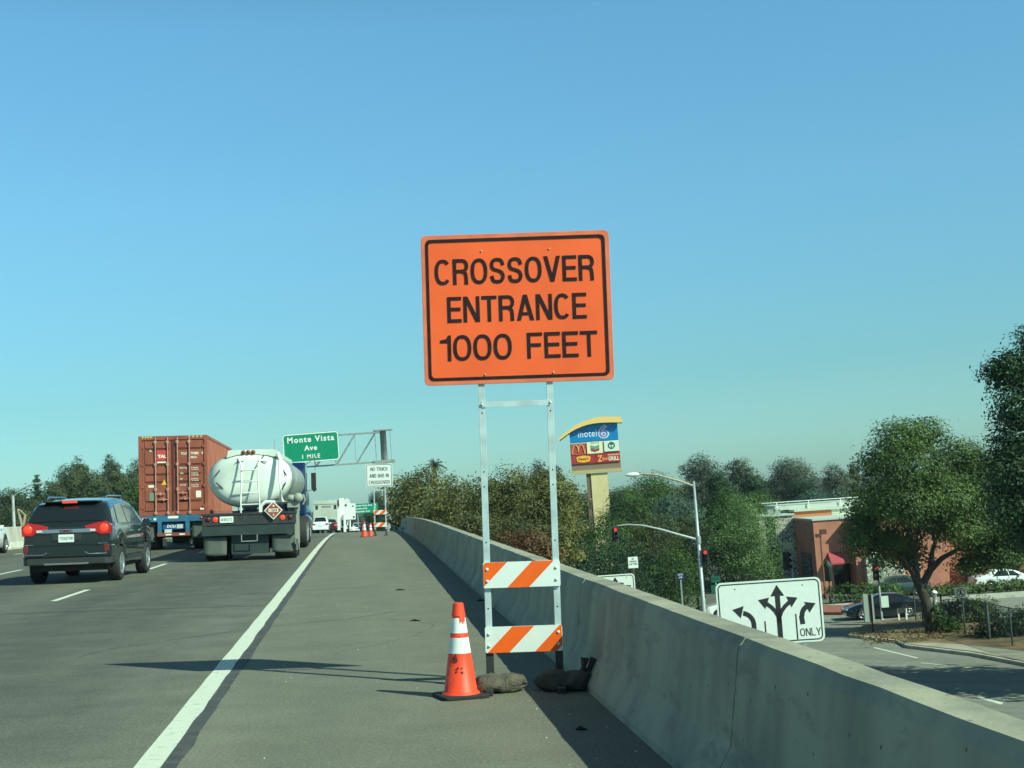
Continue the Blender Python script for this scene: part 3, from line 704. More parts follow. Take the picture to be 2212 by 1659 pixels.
# second stand, at the crest
WF = mat('white_regulatory_sheeting', (0.80, 0.86, 0.80), 0.45)
xs, ys_ = -6.53, 65.0
barricade(road(xs, ys_, 0, yaw=-.02), 'white_sign_stand', 'white NO TRUCK AND BUS IN CROSSOVER sign on a small striped barricade stand', [
    ('NO TRUCK', .80, .17, -.0, 2.27+.74), ('AND BUS IN', .90, .17, 0, 2.27+.43), ('CROSSOVER', .98, .17, 0, 2.27+.12)], 1.23, 1.07, 2.27, WF, SIGNK,
    boards=[(.40, (-.475, -.12)), (.98, (-.40, -.05))], edge=WF, sp=.52)
cone(road(-6.97, 62.2, 0), 'tall orange cone just left of the white sign stand', .95, False, 'cones by the white sign stand')
cone(road(-7.15, 63.4, 0), 'orange cone farthest left at the white sign stand', .8, False, 'cones by the white sign stand')
cone(road(-6.84, 63.6, 0), 'orange cone tucked between the others and the white sign stand', .85, False, 'cones by the white sign stand')

# ================================================================== gantry and far signs
def gantry():
    D = 107.0
    base = P(836, 1085, D); bx = base.x; top = P(826, 930, D)
    zb = (FR @ Vector((base.x, D, rz(D)))).z - 1.0
    t = thing('sign_gantry', 'overhead cantilever truss with tall steel post beyond the white sign', 'gantry', Matrix.Translation((bx, D, zb)))
    H = top.z - zb
    MB().lathe([(.42, 0), (.42, .06), (.27, .06), (.24, H), (.30, H), (.30, H+.08), (0, H+.08)], 'Z', 20).obj('post', GALV_D, t)
    MB().box((-.75, -.35, H-.02), (.75, .35, H+.06)).box((-.85, -.45, H-2.52), (.8, .45, H-2.30)).box((-.62, -.3, H-2.3), (-.56, -.24, H)).box((.55, -.3, H-2.3), (.60, -.24, H)).obj('post_bracket', GALV_D, t)
    # truss going left
    L_ = 7.7
    for nm, z in (('top_chord', H-.12), ('bottom_chord', H-2.40)):
        for yy in (-.3, .3):
            MB().box((-L_, yy-.045, z-.05), (-.2, yy+.045, z+.05)).obj(nm, GALV_D, t)
    br = MB(); k = 0; x = -.6
    while x > -L_+.5:
        br.tube([(x, -.3, H-.12), (x-1.55, -.3, H-2.4)], .028, 6); br.tube([(x-1.55, -.3, H-2.4), (x-1.55, -.3, H-.12)], .024, 6)
        br.tube([(x, .3, H-.12), (x-1.55, .3, H-2.4)], .035, 6)
        x -= 1.55
    br.obj('truss_bracing', GALV_D, t)
    MB().box((-7.6, -1.5, H-2.62), (-6.0, -.2, H-2.56)).box((-7.2, -1.5, H-2.8), (-6.2, -1.2, H-2.62)).obj('sign_lamp_bar', GALV_D, t)
    # panel
    c = P(672, 966.5, D-.6)
    p = thing('motorway_sign', 'large green overhead Monte Vista Ave 1 MILE sign on the truss', 'road sign', Matrix.Translation((c.x, D-.6, c.z)) @ Matrix.Rotation(R(-.6), 4, 'Y'))
    W_, H_ = 4.33, 2.25
    pn = MB().prism(rrect(W_, H_, .22), -.04, .04, 'Y').obj('sign_panel', GREEN, p)
    MB().ring(rrect(W_-.04, H_-.04, .22), rrect(W_-.20, H_-.20, .16), -.055, -.042).obj('border_line', LETTER, pn)
    text('lettering', 'Monte Vista', 3.60, .46, LETTER, pn, (-1.78, -.05, .42), bold=.03, space=1.25)
    text('lettering', 'Ave', .98, .40, LETTER, pn, (-.52, -.05, -.22), bold=.03, space=1.2)
    text('lettering', '1 MILE', 1.38, .32, LETTER, pn, (-.72, -.05, -.83), bold=.025, space=1.25)
gantry()
def guide_sign():
    D = 172.0; c = P(790, 1098, D)
    W_, H_ = 3.1, 1.2
    p = thing('guide_sign', 'distant small green three-line distance sign right of the road', 'road sign', Matrix.Translation(c))
    pn = MB().prism(rrect(W_, H_, .08), -.03, .03, 'Y').obj('sign_panel', GREEN, p)
    for i, (s, w_, n) in enumerate((('Monte Vista Ave', 2.2, '1'), ('Central Ave', 1.6, '2'), ('Mountain Ave', 1.9, '4'))):
        text('lettering', s, w_, .21, LETTER, pn, (-1.4, -.035, .27-.36*i), bold=.03)
        text('lettering', n, .12, .21, LETTER, pn, (1.15, -.035, .27-.36*i), bold=.03)
    MB().box((-1.1, .03, -5), (-.98, .15, .5)).box((.98, .03, -5), (1.1, .15, .5)).obj('posts', GALV_D, p)
guide_sign()
def oval_sign():
    D = 260.0; c = P(750, 1090, D); t = thing('pylon_sign', 'far pale oval sign standing up above the freeway horizon', 'sign', Matrix.Translation(c))
    MB().prism([(.62*math.cos(2*PI*k/24), 1.25*math.sin(2*PI*k/24)*(.95 if k < 12 else 1)) for k in range(24)], -.15, .15, 'Y').obj('sign_face', WHITE, t)
    MB().box((-.85, -.1, -9), (-.65, .1, .9)).box((-.1, -.1, -9), (.1, .1, -1.2)).obj('pole', GALV_D, t)
    D = 200.0
    c = P(852, 1066, 100)
    t = thing('pale_panel', 'narrow pale roadside panel among the shrubs right of the white sign stand', 'sign', Matrix.Translation(c))
    MB().prism([(-.13, -.85), (.12, -.95), (.16, .7), (.05, .95), (-.1, .9)], -.05, .05, 'Y').box((-.04, .0, -4), (.04, .06, -.8)).obj('panel', mat('faded_mint', (.5, .6, .48), .7), t)
oval_sign()

# ================================================================== street things, right
def tall_sign():
    D = 150.0; ppm = FPX/D; W_ = 107/ppm; c = P(1290, 1022, D); yaw = R(-4)
    t = thing('motel_pylon_sign', 'tall cream roadside pylon sign with blue motel panel above red and white panels', 'sign', Matrix.Translation(c) @ Matrix.Rotation(yaw, 4, 'Z'))
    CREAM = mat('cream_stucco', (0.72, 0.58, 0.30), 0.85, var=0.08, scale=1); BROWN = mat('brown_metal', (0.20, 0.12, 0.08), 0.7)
    TAUPE = mat('taupe_panel', (0.27, 0.18, 0.13), 0.8); YEL = mat('yellow_roof', (0.93, 0.60, 0.19), 0.6); BLUE = mat('sign_blue', (0.0, 0.23, 0.55), 0.4, var=.1, scale=.8)
    RED = mat('sign_red', (0.42, 0.035, 0.03), 0.5, var=.1, scale=1.5); REDB = mat('sign_brick_red', (0.45, 0.07, 0.04), 0.5); CRW = mat('cream_panel', (0.86, 0.82, 0.55), 0.5)
    MINTW = mat('mint_white_panel', (0.70, 0.84, 0.70), 0.5); GOLD = mat('gold_letters', (0.95, 0.42, 0.10), 0.5); DGR = mat('dark_green_ink', (0.02, 0.12, 0.08), 0.6)
    LILAC = mat('pale_lilac', (0.68, 0.70, 0.90), 0.5); GREY6 = mat('muted_violet', (0.16, 0.17, 0.34), 0.5)
    u = 1/ppm
    c.z = c.z
    # column
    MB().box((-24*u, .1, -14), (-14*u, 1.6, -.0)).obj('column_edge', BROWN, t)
    MB().box((-14*u+.003, .0, -14), (22*u, 1.5, -.0)).obj('column', CREAM, t)
    x0, x1 = -54*u, 52*u; dp = 1.3
    MB().box((x0-.08, -.15, 0), (x1+.1, dp, 8*u)).obj('base_ledge', mat('olive_cream', (.50, .42, .20), .8), t)
    MB().box((x0, 0, 8*u), (x1, dp, 21*u)).obj('taupe_band', TAUPE, t)
    MB().box((x0, 0.02, 21*u), (x1, dp, 66*u)).obj('panel_box', REDB, t)
    def panel(nm, a, b, z0, z1, m):
        return MB().box((a, -.12, z0), (b, .018, z1)).obj(nm, m, t)
    zA, zB = 22*u, 41*u
    d1 = panel('red_panel', x0+.05, x0+53*u, zA, zB, RED); d2 = panel('red_panel', x0+54*u, x1-.05, zA, zB, RED)
    hx = [( -15.5, 5.5), (-13, 8), (0, 10.5), (13, 8), (15.5, 5.5), (13, -5.5), (0, -8.0), (-13, -5.5)]
    MB().prism([((x0/u+27+a)*u, zA+(9+b*.82)*u) for a, b in hx], -.16, -.12, 'Y').obj('hexagon_badge', mat('badge_yellow', (.95, .50, .04), .5), d1)
    text('lettering', "Denny's", 22*u, 7.5*u, RED, d1, (x0+15.5*u, -.17, zA+6*u), bold=.03, shear=.1)
    text('lettering', 'Z', 11*u, 14*u, GOLD, d2, (x0+57*u, -.13, zA+2*u), bold=.04, shear=.15)
    text('lettering', 'ips', 12*u, 7*u, GOLD, d2, (x0+67*u, -.13, zA+4*u), bold=.03, shear=.15)
    text('lettering', 'GRILL', 24*u, 9*u, mat('cream_letters', (.9, .72, .5), .5), d2, (x0+80*u, -.13, zA+3*u), bold=.04)
    text('lettering', 'MONGOLIAN', 24*u, 3.2*u, mat('cream_letters', (.9, .72, .5), .5), d2, (x0+80*u, -.13, zA+14*u), bold=.03)
    zC, zD = 42*u, 66*u
    m1 = panel('red_panel', x0+.05, x0+33*u, zC, zD, REDB)
    MB().ring(rrect(31*u, 23*u, .05, x0+17*u, 54*u), rrect(29.6*u, 21.6*u, .04, x0+17*u, 54*u), -.14, -.12).obj('border_line', mat('salmon', (.75, .28, .2), .5), m1)
    for sx in (-1, 1):
        pts = []
        for k in range(13):
            a = PI*k/12; pts.append((x0+17*u+sx*6.1*u - 6.1*u*math.cos(a)*1.0, -.15, zC+2*u+19*u*math.sin(a)**.55))
        pts[0] = (pts[0][0]-(1.5*u if sx < 0 else 0), -.15, zC+2*u+(3*u if sx > 0 else 0)); pts[-1] = (pts[-1][0]+(1.5*u if sx > 0 else 0), -.15, zC+2*u+(3*u if sx < 0 else 0))
        MB().tube(pts, 1.0*u, 6).obj('gold_arch', GOLD, m1)
    c1 = panel('cream_panel', x0+36*u, x0+70*u, zC+.03, zD+2*u, CRW)
    def chev(z, m, h, nm):
        cx = x0+53.5*u
        MB().prism([(cx-9*u, z+3*u), (cx, z), (cx+9*u, z+3*u), (cx+9*u, z+(3+h)*u), (cx, z+h*u), (cx-9*u, z+(3+h)*u)], -.15, -.12, 'Y').obj(nm, m, c1)
    chev(zC+10*u, mat('chevron_green', (.16, .36, .27), .5), 6, 'upper_chevron'); chev(zC+4*u, mat('chevron_red', (.38, .05, .05), .5), 5, 'lower_chevron')
    text('lettering', 'Chevron', 18*u, 3*u, mat('chevron_green', (.16, .36, .27), .5), c1, (x0+44.5*u, -.13, zD-2*u), bold=.02)
    s1 = panel('white_panel', x0+73*u, x1-.03, zC+3*u, zD+2*u, MINTW)
    cx, cz = x0+89*u, zC+15.5*u
    MB().ring([(cx+7.6*u*math.cos(2*PI*k/28), cz+7.6*u*math.sin(2*PI*k/28)) for k in range(28)], [(cx+5.0*u*math.cos(2*PI*k/28), cz+5.4*u*math.sin(2*PI*k/28)) for k in range(28)], -.14, -.12).obj('round_emblem', DGR, s1)
    e = MB(); e.prism([(cx-3.6*u, cz+3*u), (cx, cz+5.8*u), (cx+3.6*u, cz+3*u), (cx+2*u, cz+.5*u), (cx-2*u, cz+.5*u)], -.141, -.121, 'Y')
    e.prism([(cx-1.3*u, cz-5.5*u), (cx+1.3*u, cz-5.5*u), (cx+.9*u, cz-1.5*u), (cx-.9*u, cz-1.5*u)], -.141, -.121, 'Y'); e.obj('emblem_detail', DGR, s1)
    # blue panel with curved head
    CV = lambda q: float(np.interp(q, [-.25, -.1, 0, .1, .2, .3, .4, .5, .6, .8, 1.1], [72, 82.5, 89, 94.5, 98.8, 102.2, 104.6, 106, 106.6, 106.2, 104]))
    def topz(x): 
        q = (x-x0)/(x1-x0); return CV(q)*u
    poly = [(x0+.02, 69*u), (x1-.06, 69*u)] + [(x0+(x1-x0)*(1-k/14)-.06*(k == 0)+.02*(k == 14), topz(x0+(x1-x0)*(1-k/14))) for k in range(15)]
    bp = MB().prism(poly, -.1, dp, 'Y').obj('blue_panel', BLUE, t)
    text('lettering', 'motel', 40*u, 15*u, LETTER, bp, (x0+19*u, -.11, 79*u), bold=.0, space=1.1)
    text('lettering', '6', 24*u, 30*u, LILAC, bp, (x0+62*u, -.11, 73.5*u), bold=.05)
    text('lettering', '6', 18*u, 24.5*u, GREY6, bp, (x0+65*u, -.125, 76.2*u), bold=-.015)
    # curved canopy
    xs_ = [(-22+ (106+22+9)*k/24)*u + x0 for k in range(25)]
    def cz_(x): 
        q = (x-x0)/(x1-x0); return (CV(q)+.6)*u
    lo = [(x, cz_(x)) for x in xs_]; hi = [(x-(3*u*(1-(k/24))), cz_(x)+(3+9.5*min(1, k/15))*u) for k, x in enumerate(xs_)]
    MB().prism(lo + hi[::-1], -.7, dp+.5, 'Y').obj('curved_canopy', YEL, t)
tall_sign()

def signal_head(parent, loc, lit='red', yaw=0.0, back=True, s=1.0, visors=True):
    h = MB().box((-.17*s, -.1*s, -.55*s), (.17*s, .12*s, .55*s))
    if back: h.prism(rrect(.62*s, 1.42*s, .06*s), -.02*s, .0, 'Y')
    for k in (-1, 0, 1):
        z = k*.35*s; v = []; n = 12
        for i in range(n+1):
            a = R(-35 + 250*i/n); v += [(.145*s*math.cos(a), -.1*s, z+.145*s*math.sin(a)), (.145*s*math.cos(a), -.34*s, z+.145*s*math.sin(a))]
        h.add(v, [(2*i, 2*i+1, 2*i+3, 2*i+2) for i in range(n)])
    o = h.obj('signal_head', mat('signal_black', (.015, .02, .018), .6), parent, Matrix.Translation(loc) @ Matrix.Rotation(yaw, 4, 'Z'))
    for k, c in ((1, 'red'), (0, 'amber'), (-1, 'green')):
        m = RED_LAMP if (c == 'red' and lit == 'red') else mat('unlit_' + c + '_lens', {'red': (.06, .008, .008), 'amber': (.05, .03, .008), 'green': (.01, .04, .03)}[c], .3)
        MB().lathe([(0, -.125*s), (.08*s, -.12*s), (.13*s, -.105*s), (.13*s, -.1*s)], 'Y', 16, (0, 0, k*.35*s)).obj(c + '_lens', m, o)
    return o
def light_and_signal():
    D = 74.0; ppm = FPX/D
    b = G(1522, 1325, STREET); base = P(1523.5, 1360, D); base.z = STREET
    H = P(1498, 1040, D).z - STREET
    t = thing('signal_and_lamp_pole', 'pale steel corner pole carrying a street lamp arm and a traffic signal mast arm', 'traffic signal', Matrix.Translation(base))
    MB().lathe([(.26, 0), (.26, .05), (.16, .05), (.14, .5), (.065, H), (0, H)], 'Z', 16).obj('pole', GALV, t)
    zl = H-.25
    MB().tube([(0, 0, zl), (-.86, 0, zl+.36), (-1.9, 0, zl+.73), (-2.6, 0, zl+.84), (-3.0, 0, zl+.83)], [.06, .055, .045, .04, .035], 8).obj('lamp_arm', mat('tan_arm', (.42, .36, .25), .6), t)
    lm = MB().lathe([(0, -.42), (.06, -.36), (.12, -.1), (.11, .2), (.05, .34), (0, .36)], 'X', 12, (-3.2, 0, zl+.83)); lm.obj('lamp_head', WHITE, t)
    za = P(1512, 1166, D).z - STREET
    MB().tube([(0, 0, za), (-.86, 0, za+.29), (-1.9, 0, za+.67), (-2.84, 0, za+.95), (-3.6, 0, za+1.05), (-4.3, 0, za+1.03)], [.08, .072, .062, .052, .045, .038], 10).obj('mast_arm', GALV, t)
    MB().lathe([(.14, -.2), (.14, .2)], 'Z', 12, (0, 0, za)).obj('arm_clamp', GALV, t)
    signal_head(t, (-4.38, -.1, za+.62), yaw=.25, s=.62)
    signal_head(t, (.28, -.15, P(1520, 1202, D).z - STREET), yaw=.0, s=.62)
light_and_signal()
def post_signal():
    D = 79.5; base = G(1906, 1344, STREET); base = Vector((base.x, base.y, STREET+.15)); D = base.y
    t = thing('post_signal', 'red traffic signal on a thin grey post left of the big tree', 'traffic signal', Matrix.Translation(base))
    H = P(1897, 1258, D).z - STREET - .15
    MB().lathe([(.13, 0), (.13, .04), (.055, .04), (.05, H), (0, H)], 'Z', 12).obj('post', GALV, t)
    signal_head(t, (-.12, 0, H+.62), yaw=.38, s=.92, back=False)
    MB().box((.0, -.2, H), (.25, .18, H+1.35)).obj('side_backplate', mat('sage_metal', (.20, .25, .20), .6), t)
    MB().box((-.02, -.22, .72), (.42, -.07, 1.38)).obj('junction_box', mat('mint_box', (.60, .74, .62), .6), t)
    b = G(1880, 1349, STREET); t2 = thing('utility_cabinet', 'narrow grey utility cabinet on the dirt beside the thin signal post', 'cabinet', Matrix.Translation((b.x, b.y, STREET+.15)))
    h = P(1873, 1284, b.y).z - STREET - .15
    MB().box((-.28, 0, 0), (-.01, .3, h)).box((.20, .0, 0), (.30, .3, h-.02)).obj('housing', mat('grey_cabinet', (.33, .39, .34), .6), t2)
    MB().box((-.01, .05, 0), (.20, .25, h-.03)).obj('recess', DARK, t2)
    b = G(1887, 1371, STREET); t3 = thing('marker_stake', 'thin dark brown stake in the dirt before the cabinet', 'stake', Matrix.Translation((b.x, b.y, STREET+.1)))
    MB().tube([(0, 0, 0), (-.05, 0, 2.05)], .045, 6).obj('stake', mat('brown_wood', (.07, .05, .035), .9), t3)
post_signal()
def panel_sign(px, py, wpx, hpx, D, name, label, m, lines=(), post=True, postm=None, yaw=0.0, ink=None, border=False, down=None, r=.04):
    u = D/FPX; c = P(px, py, D)
    t = thing(name, label, 'road sign', Matrix.Translation(c) @ Matrix.Rotation(yaw, 4, 'Z'))
    W_, H_ = wpx*u, hpx*u
    pn = MB().prism(rrect(W_, H_, r), -.015, .0, 'Y').obj('sign_panel', m, t)
    if border: MB().ring(rrect(W_-.10, H_-.10, r), rrect(W_-.17, H_-.17, r*.7), -.0175, -.0155).obj('border_line', ink, pn)
    for s, w_, h_, x, z in lines: text('lettering', s, w_*u, h_*u, ink, pn, (x*u-w_*u/2, -.018, z*u), bold=.02)
    if post:
        dz = (STREET - c.z) if down is None else -down
        MB().box((-.035, .001, dz), (.035, .06, H_/2-.05)).obj('post', postm or GALV, t)
    return t, pn, u
def lane_sign(px, py, wpx, hpx, D, label, full=True, yaw=0.0):
    t, pn, u = panel_sign(px, py, wpx, hpx, D, 'lane_control_sign', label, SIGNW, post=False, ink=SIGNK, yaw=yaw, r=.16)
    k = wpx*u/3.0                                            # drawn for a 3.0 m wide sign
    W_, H_ = wpx*u, hpx*u
    MB().ring(rrect(W_-.10, H_-.10, .13), rrect(W_-.17, H_-.17, .10), -.0185, -.0155).obj('border_line', mat('dark_green_border', (.01, .05, .035), .5), pn)
    def stroke(pts, wd):
        mb = MB(); pts = [Vector((p[0]*k, 0, p[1]*k)) for p in pts]; n = len(pts); vs = []
        for i, p in enumerate(pts):
            d = (pts[min(i+1, n-1)] - pts[max(i-1, 0)]).normalized(); nn = Vector((-d.z, 0, d.x))*wd*k/2
            for yy in (-.019, -.0155): vs += [(p+nn).to_tuple(), (p-nn).to_tuple()]
            vs[-4] = (vs[-4][0], -.019, vs[-4][2]); vs[-3] = (vs[-3][0], -.019, vs[-3][2]); vs[-2] = (vs[-2][0], -.0155, vs[-2][2]); vs[-1] = (vs[-1][0], -.0155, vs[-1][2])
        fs = [(4*i, 4*i+1, 4*i+5, 4*i+4) for i in range(n-1)]
        return mb.add(vs, fs)
    def head(mb, tip, d, s):
        d = Vector((d[0], d[1])).normalized(); nn = Vector((-d.y, d.x)); tip = Vector(tip)*k; s = s*k
        mb.prism([tuple(tip), tuple(tip-d*s+nn*s*.62), tuple(tip-d*s-nn*s*.62)], -.0195, -.0155, 'Y')
    arc = lambda cx, cz, r, a0, a1, n=10: [(cx+r*math.cos(R(a0+(a1-a0)*i/n)), cz+r*math.sin(R(a0+(a1-a0)*i/n))) for i in range(n+1)]
    a = stroke([(-.49, -.85), (-.49, -.32)] + arc(-.83, -.32, .34, 0, 80), .135); head(a, (-1.07, .13), (-1, .30), .29); a.obj('left_arrow', SIGNK, pn)
    b = stroke([(.24, -.85), (.24, .50)], .145); head(b, (.24, .76), (0, 1), .32)
    b.add(*(lambda m_: (m_.v, m_.f))(stroke([(.24, -.32), (.22, -.14), (.15, .01), (.05, .13), (-.10, .255)], .115))); head(b, (-.32, .36), (-1, .42), .28)
    b.add(*(lambda m_: (m_.v, m_.f))(stroke([(.24, -.32), (.26, -.14), (.33, .01), (.43, .13), (.58, .255)], .115))); head(b, (.81, .36), (1, .42), .28)
    b.obj('triple_arrow', SIGNK, pn)
    c = stroke([(1.02-.0, -.40), (1.0, -.18)] + arc(1.30, -.16, .28, 180, 118), .14); head(c, (1.43, .17), (.85, .34), .28)
    o = c.obj('right_arrow', SIGNK, pn); o.location.x = -.12
    l = MB().box((-.19*k, -.018, -.85*k), (-.15*k, -.0155, -.25*k)).box((.70*k, -.018, -.82*k), (.74*k, -.0155, -.1*k)); l.obj('lane_lines', SIGNK, pn)
    stroke_text('lettering', 'ONLY', .60*k, .22*k, SIGNK, pn, (.80*k, -.016, -.74*k), th=.13)
    for bx in (-.95, .98):
        bb = MB(); bolt(bb, bx*k, -.016, .71*k, .025); bb.obj('bolt_head', GALV, pn)
    g = STREET - t.matrix_world.translation.z
    for x in (-.9, .9): MB().box((x*k-.06, .001, g), (x*k+.06, .12, .7*k)).obj('post', GALV_D, t)
    return t
lane_sign(1663.5, 1322, 224, 136, 40.0, 'large white lane arrow sign with ONLY lettering seen over the barrier', yaw=-.03)
lane_sign(1322, 1273, 100, 62, 62.0, 'smaller white arrow sign peeking over the barrier farther away')
t_, pn_, u_ = panel_sign(1367.5, 1215, 21, 24, 66, 'notice_sign', 'small white notice sign with a notched corner on a brown post', WF, lines=[('NO', 5, 4, 0, 6), ('PARKING', 15, 3.6, 0, 0.5), ('ANY TIME', 17, 3.6, 0, -5)], postm=mat('rusty_post', (.16, .08, .06), .9), ink=mat('grey_ink', (.1, .14, .12), .6), r=.02)
t_, pn_, u_ = panel_sign(1470, 1244.5, 17, 14, 68, 'bus_stop_sign', 'small dark blue bus sign on a thin grey post', mat('navy_sheeting', (.005, .02, .07), .5), lines=[('METRO', 11, 3.6, 0, 1.5), ('LINK', 8, 4, 0, -4.5)], ink=mat('pale_blue_ink', (.62, .72, .95), .5))
t_, pn_, u_ = panel_sign(1546, 1251, 20, 14, 80, 'green_street_sign', 'dim green street sign with two plates in the tree shade', mat('dim_green', (.0, .10, .07), .6), lines=[('CENTRAL', 15, 3.6, 0, -.5)], ink=mat('dim_ink', (.01, .05, .04), .7))
MB().box((-.3, -.014, -.85), (.30, -.001, -.32)).obj('lower_plate', mat('dim_green', (.0, .10, .07), .6), t_)
# no-pedestrian sign
def noped():
    D = 78.5; u = D/FPX
    t, pn, u = panel_sign(2075, 1280, 26, 23, D, 'no_pedestrian_sign', 'square white no-pedestrians sign with black ring before the fence', mat('pinkish_white', (.80, .74, .64), .5), ink=SIGNK)
    MB().ring([(9.2*u*math.cos(2*PI*k/28), 9.2*u*math.sin(2*PI*k/28)) for k in range(28)], [(7.6*u*math.cos(2*PI*k/28), 7.6*u*math.sin(2*PI*k/28)) for k in range(28)], -.019, -.0155).obj('ring', SIGNK, pn)
    m = MB().prism([(-6.2*u, 5*u), (-5*u, 6.2*u), (6.2*u, -5*u), (5*u, -6.2*u)], -.021, -.0192, 'Y')
    m.lathe([(0, -.0205), (1.4*u, -.0205), (1.4*u, -.0155)], 'Y', 10, (0, 0, 4.5*u)); m.prism([(-1.6*u, 3*u), (1.6*u, 3*u), (1.8*u, -1*u), (4*u, -6*u), (2.2*u, -6.4*u), (0, -2.6*u), (-3*u, -6*u), (-4.4*u, -5*u), (-1.8*u, -.6*u)], -.019, -.0155, 'Y').obj('walker_figure', SIGNK, pn)
noped()
def mast(px, py_top, D, name, label, r, m, head=None):
    b = P(px, 1300, D); top = P(px-4, py_top, D); H = top.z-STREET
    t = thing(name, label, 'lamp post', Matrix.Translation((b.x, b.y, STREET)))
    MB().lathe([(r*2, 0), (r*2, .4), (r, .45), (r*.8, H), (0, H)], 'Z', 10).obj('post', m, t)
    if head: MB().box((-.32, -.2, H-.1), (.05, .2, H+.15)).box((.0, -.15, H+.1), (.45, .15, H+.45)).obj('lamp_head', m, t)
    return t
RUST = mat('brown_lamp_post', (.10, .035, .02), .7)
mast(1784, 1157, 101.0, 'parking_lamp', 'dark red parking lot lamp post in front of the brick wall', .07, RUST, True)
t_ = mast(1795, 1216, 98.0, 'ornamental_lamp', 'dark green lantern post beside the dark red lamp post', .06, mat('green_black', (.03, .05, .035), .7))
MB().lathe([(.0, 3.6), (.28, 3.7), (.25, 4.6), (.33, 4.7), (.05, 5.1), (0, 5.1)], 'Z', 10).obj('lantern', mat('green_black', (.03, .05, .035), .7), t_).location = (0, 0, P(1795, 1216, 98).z-STREET-4.9)
t_ = mast(1717, 1190, 80.0, 'pedestrian_signal', 'black signal head and pale sign on posts behind the arrow sign', .05, GALV)
t_['category'] = 'traffic signal'
hh = P(1710, 1207, 80).z-STREET
signal_head(t_, (-.3, -.1, hh-.1), lit=None, yaw=.5, back=False, s=.95)
MB().box((-.35, -.03, hh+.55), (.12, .0, hh+.95)).obj('side_plate', mat('sage_plate', (.30, .33, .22), .7), t_)
def bollards():
    for px, py, l in ((1880, 1348, 'short'),):
        pass
    b = G(1958, 1344, STREET)
    t = thing('small_marker_frame', 'little two-legged white marker frame on the street edge', 'marker', Matrix.Translation((b.x-.0, b.y, STREET)))
    MB().box((-.45, 0, 0), (-.36, .08, .8)).box((.0, 0, 0), (.09, .08, .8)).obj('legs', WHITE, t); MB().box((-.40, -.03, .55), (.02, -.001, .85)).obj('plate', DARK, t)
    b = G(1990, 1318, STREET+.1)
    t = thing('white_bollard', 'white hydrant-like post right of the big tree trunk', 'bollard', Matrix.Translation((b.x+.9, b.y, STREET)))
    MB().lathe([(.2, 0), (.2, .1), (.14, .12), (.14, 1.0), (.2, 1.02), (.2, 1.1), (.16, 1.2), (0, 1.3)], 'Z', 12).obj('body', WHITE, t)
bollards()
# fence
def fence():
    pts = [G(2072, 1345, STREET), G(2212, 1384, STREET), G(2400, 1425, STREET)]
    pts = [Vector((P(1975,1300,81.5).x, 81.5, STREET)), Vector((P(1990,1300,80.2).x, 80.2, STREET)), Vector((P(2130, 1300, 70.6).x, 70.6, STREET)), Vector((P(2290, 1300, 61.5).x, 61.5, STREET))]
    t = thing('chain_link_fence', 'dark chain-link fence running past the tree along the right street', 'fence', Matrix.Translation(pts[1]))
    DG = mat('dark_green_post', (.03, .045, .04), .6); o0 = pts[1]; H = 1.95
    wires = MB()
    for i in range(len(pts)-1):
        a, b = pts[i]-o0, pts[i+1]-o0; L_ = (b-a).length; n = max(1, round(L_/3.0)); d = (b-a)/L_
        for k in range(n + (i == len(pts)-2)):
            p = a + (b-a)*k/n; r = .085 if (i == 2 and k == 0) else .045
            MB().lathe([(r, 0), (r, H+(.12 if r > .05 else .03)), (0, H+(.12 if r > .05 else .03))], 'Z', 8, tuple(p)).obj('fence_post', DG, t)
        MB().tube([a+Vector((0,0,H)), b+Vector((0,0,H))], .022, 6).obj('top_rail', DG, t)
        s = .16; m = int(L_/s); up = Vector((0, 0, 1))
        for k in range(-int(H/s), m):
            for sg in (1, -1):
                s0, s1 = (k*s, k*s+H) if sg > 0 else (k*s+H, k*s)
                z0, z1 = 0.03, H
                def clip(sa, za, sb, zb):
                    out = []
                    for (q, z, q2, z2) in ((sa, za, sb, zb), (sb, zb, sa, za)):
                        if q < 0: z = z + (z2-z)*(0-q)/(q2-q); q = 0
                        if q > L_: z = z + (z2-z)*(L_-q)/(q2-q); q = L_
                        out.append((q, z))
                    return out
                if max(s0, s1) <= 0 or min(s0, s1) >= L_: continue
                (qa, za), (qb, zb) = clip(s0, z0, s1, z1)
                pa = a+d*qa+up*za; pb = a+d*qb+up*zb; w_ = Vector((d.x, d.y, 0))*.015
                wires.add([pa-w_, pa+w_, pb+w_, pb-w_], [(0,1,2,3)])
    wires.obj('wire_mesh', DG, t)
fence()
# ================================================================== VEHICLES
def wheel(parent, x, y, r, w_, side, rim=RIM, spokes=5, name='wheel', simple=False):
    s = 1 if side > 0 else -1
    t = MB().lathe([(r*.62, -w_/2), (r*.93, -w_/2), (r, -w_/2+.03), (r, w_/2-.03), (r*.93, w_/2), (r*.62, w_/2), (r*.60, w_/2-.05), (0.02, w_/2-.07)], 'X', 28)
    o = t.obj(name, BLACK, parent, Matrix.Translation((x, y, r)) @ Matrix.Rotation(0 if s > 0 else PI, 4, 'Z'))
    rm = MB().lathe([(r*.64, w_/2-.03), (r*.64, w_/2+.004), (r*.57, w_/2+.004), (r*.56, w_/2-.03)], 'X', 28)
    rm.lathe([(0, w_/2-.0), (r*.13, w_/2-.0), (r*.15, w_/2-.03)], 'X', 16)
    for k in range(spokes):
        a = 2*PI*k/spokes; st = len(rm.v)
        rm.box((w_/2-.045, -r*.075, r*.08), (w_/2-.008, r*.075, r*.60)); rm.xf(Matrix.Rotation(a, 4, 'X'), st)
    rm.obj('rim', rim, o)
    return o
def interp(x, pts):
    return float(np.interp(x, [p[0] for p in pts], [p[1] for p in pts]))
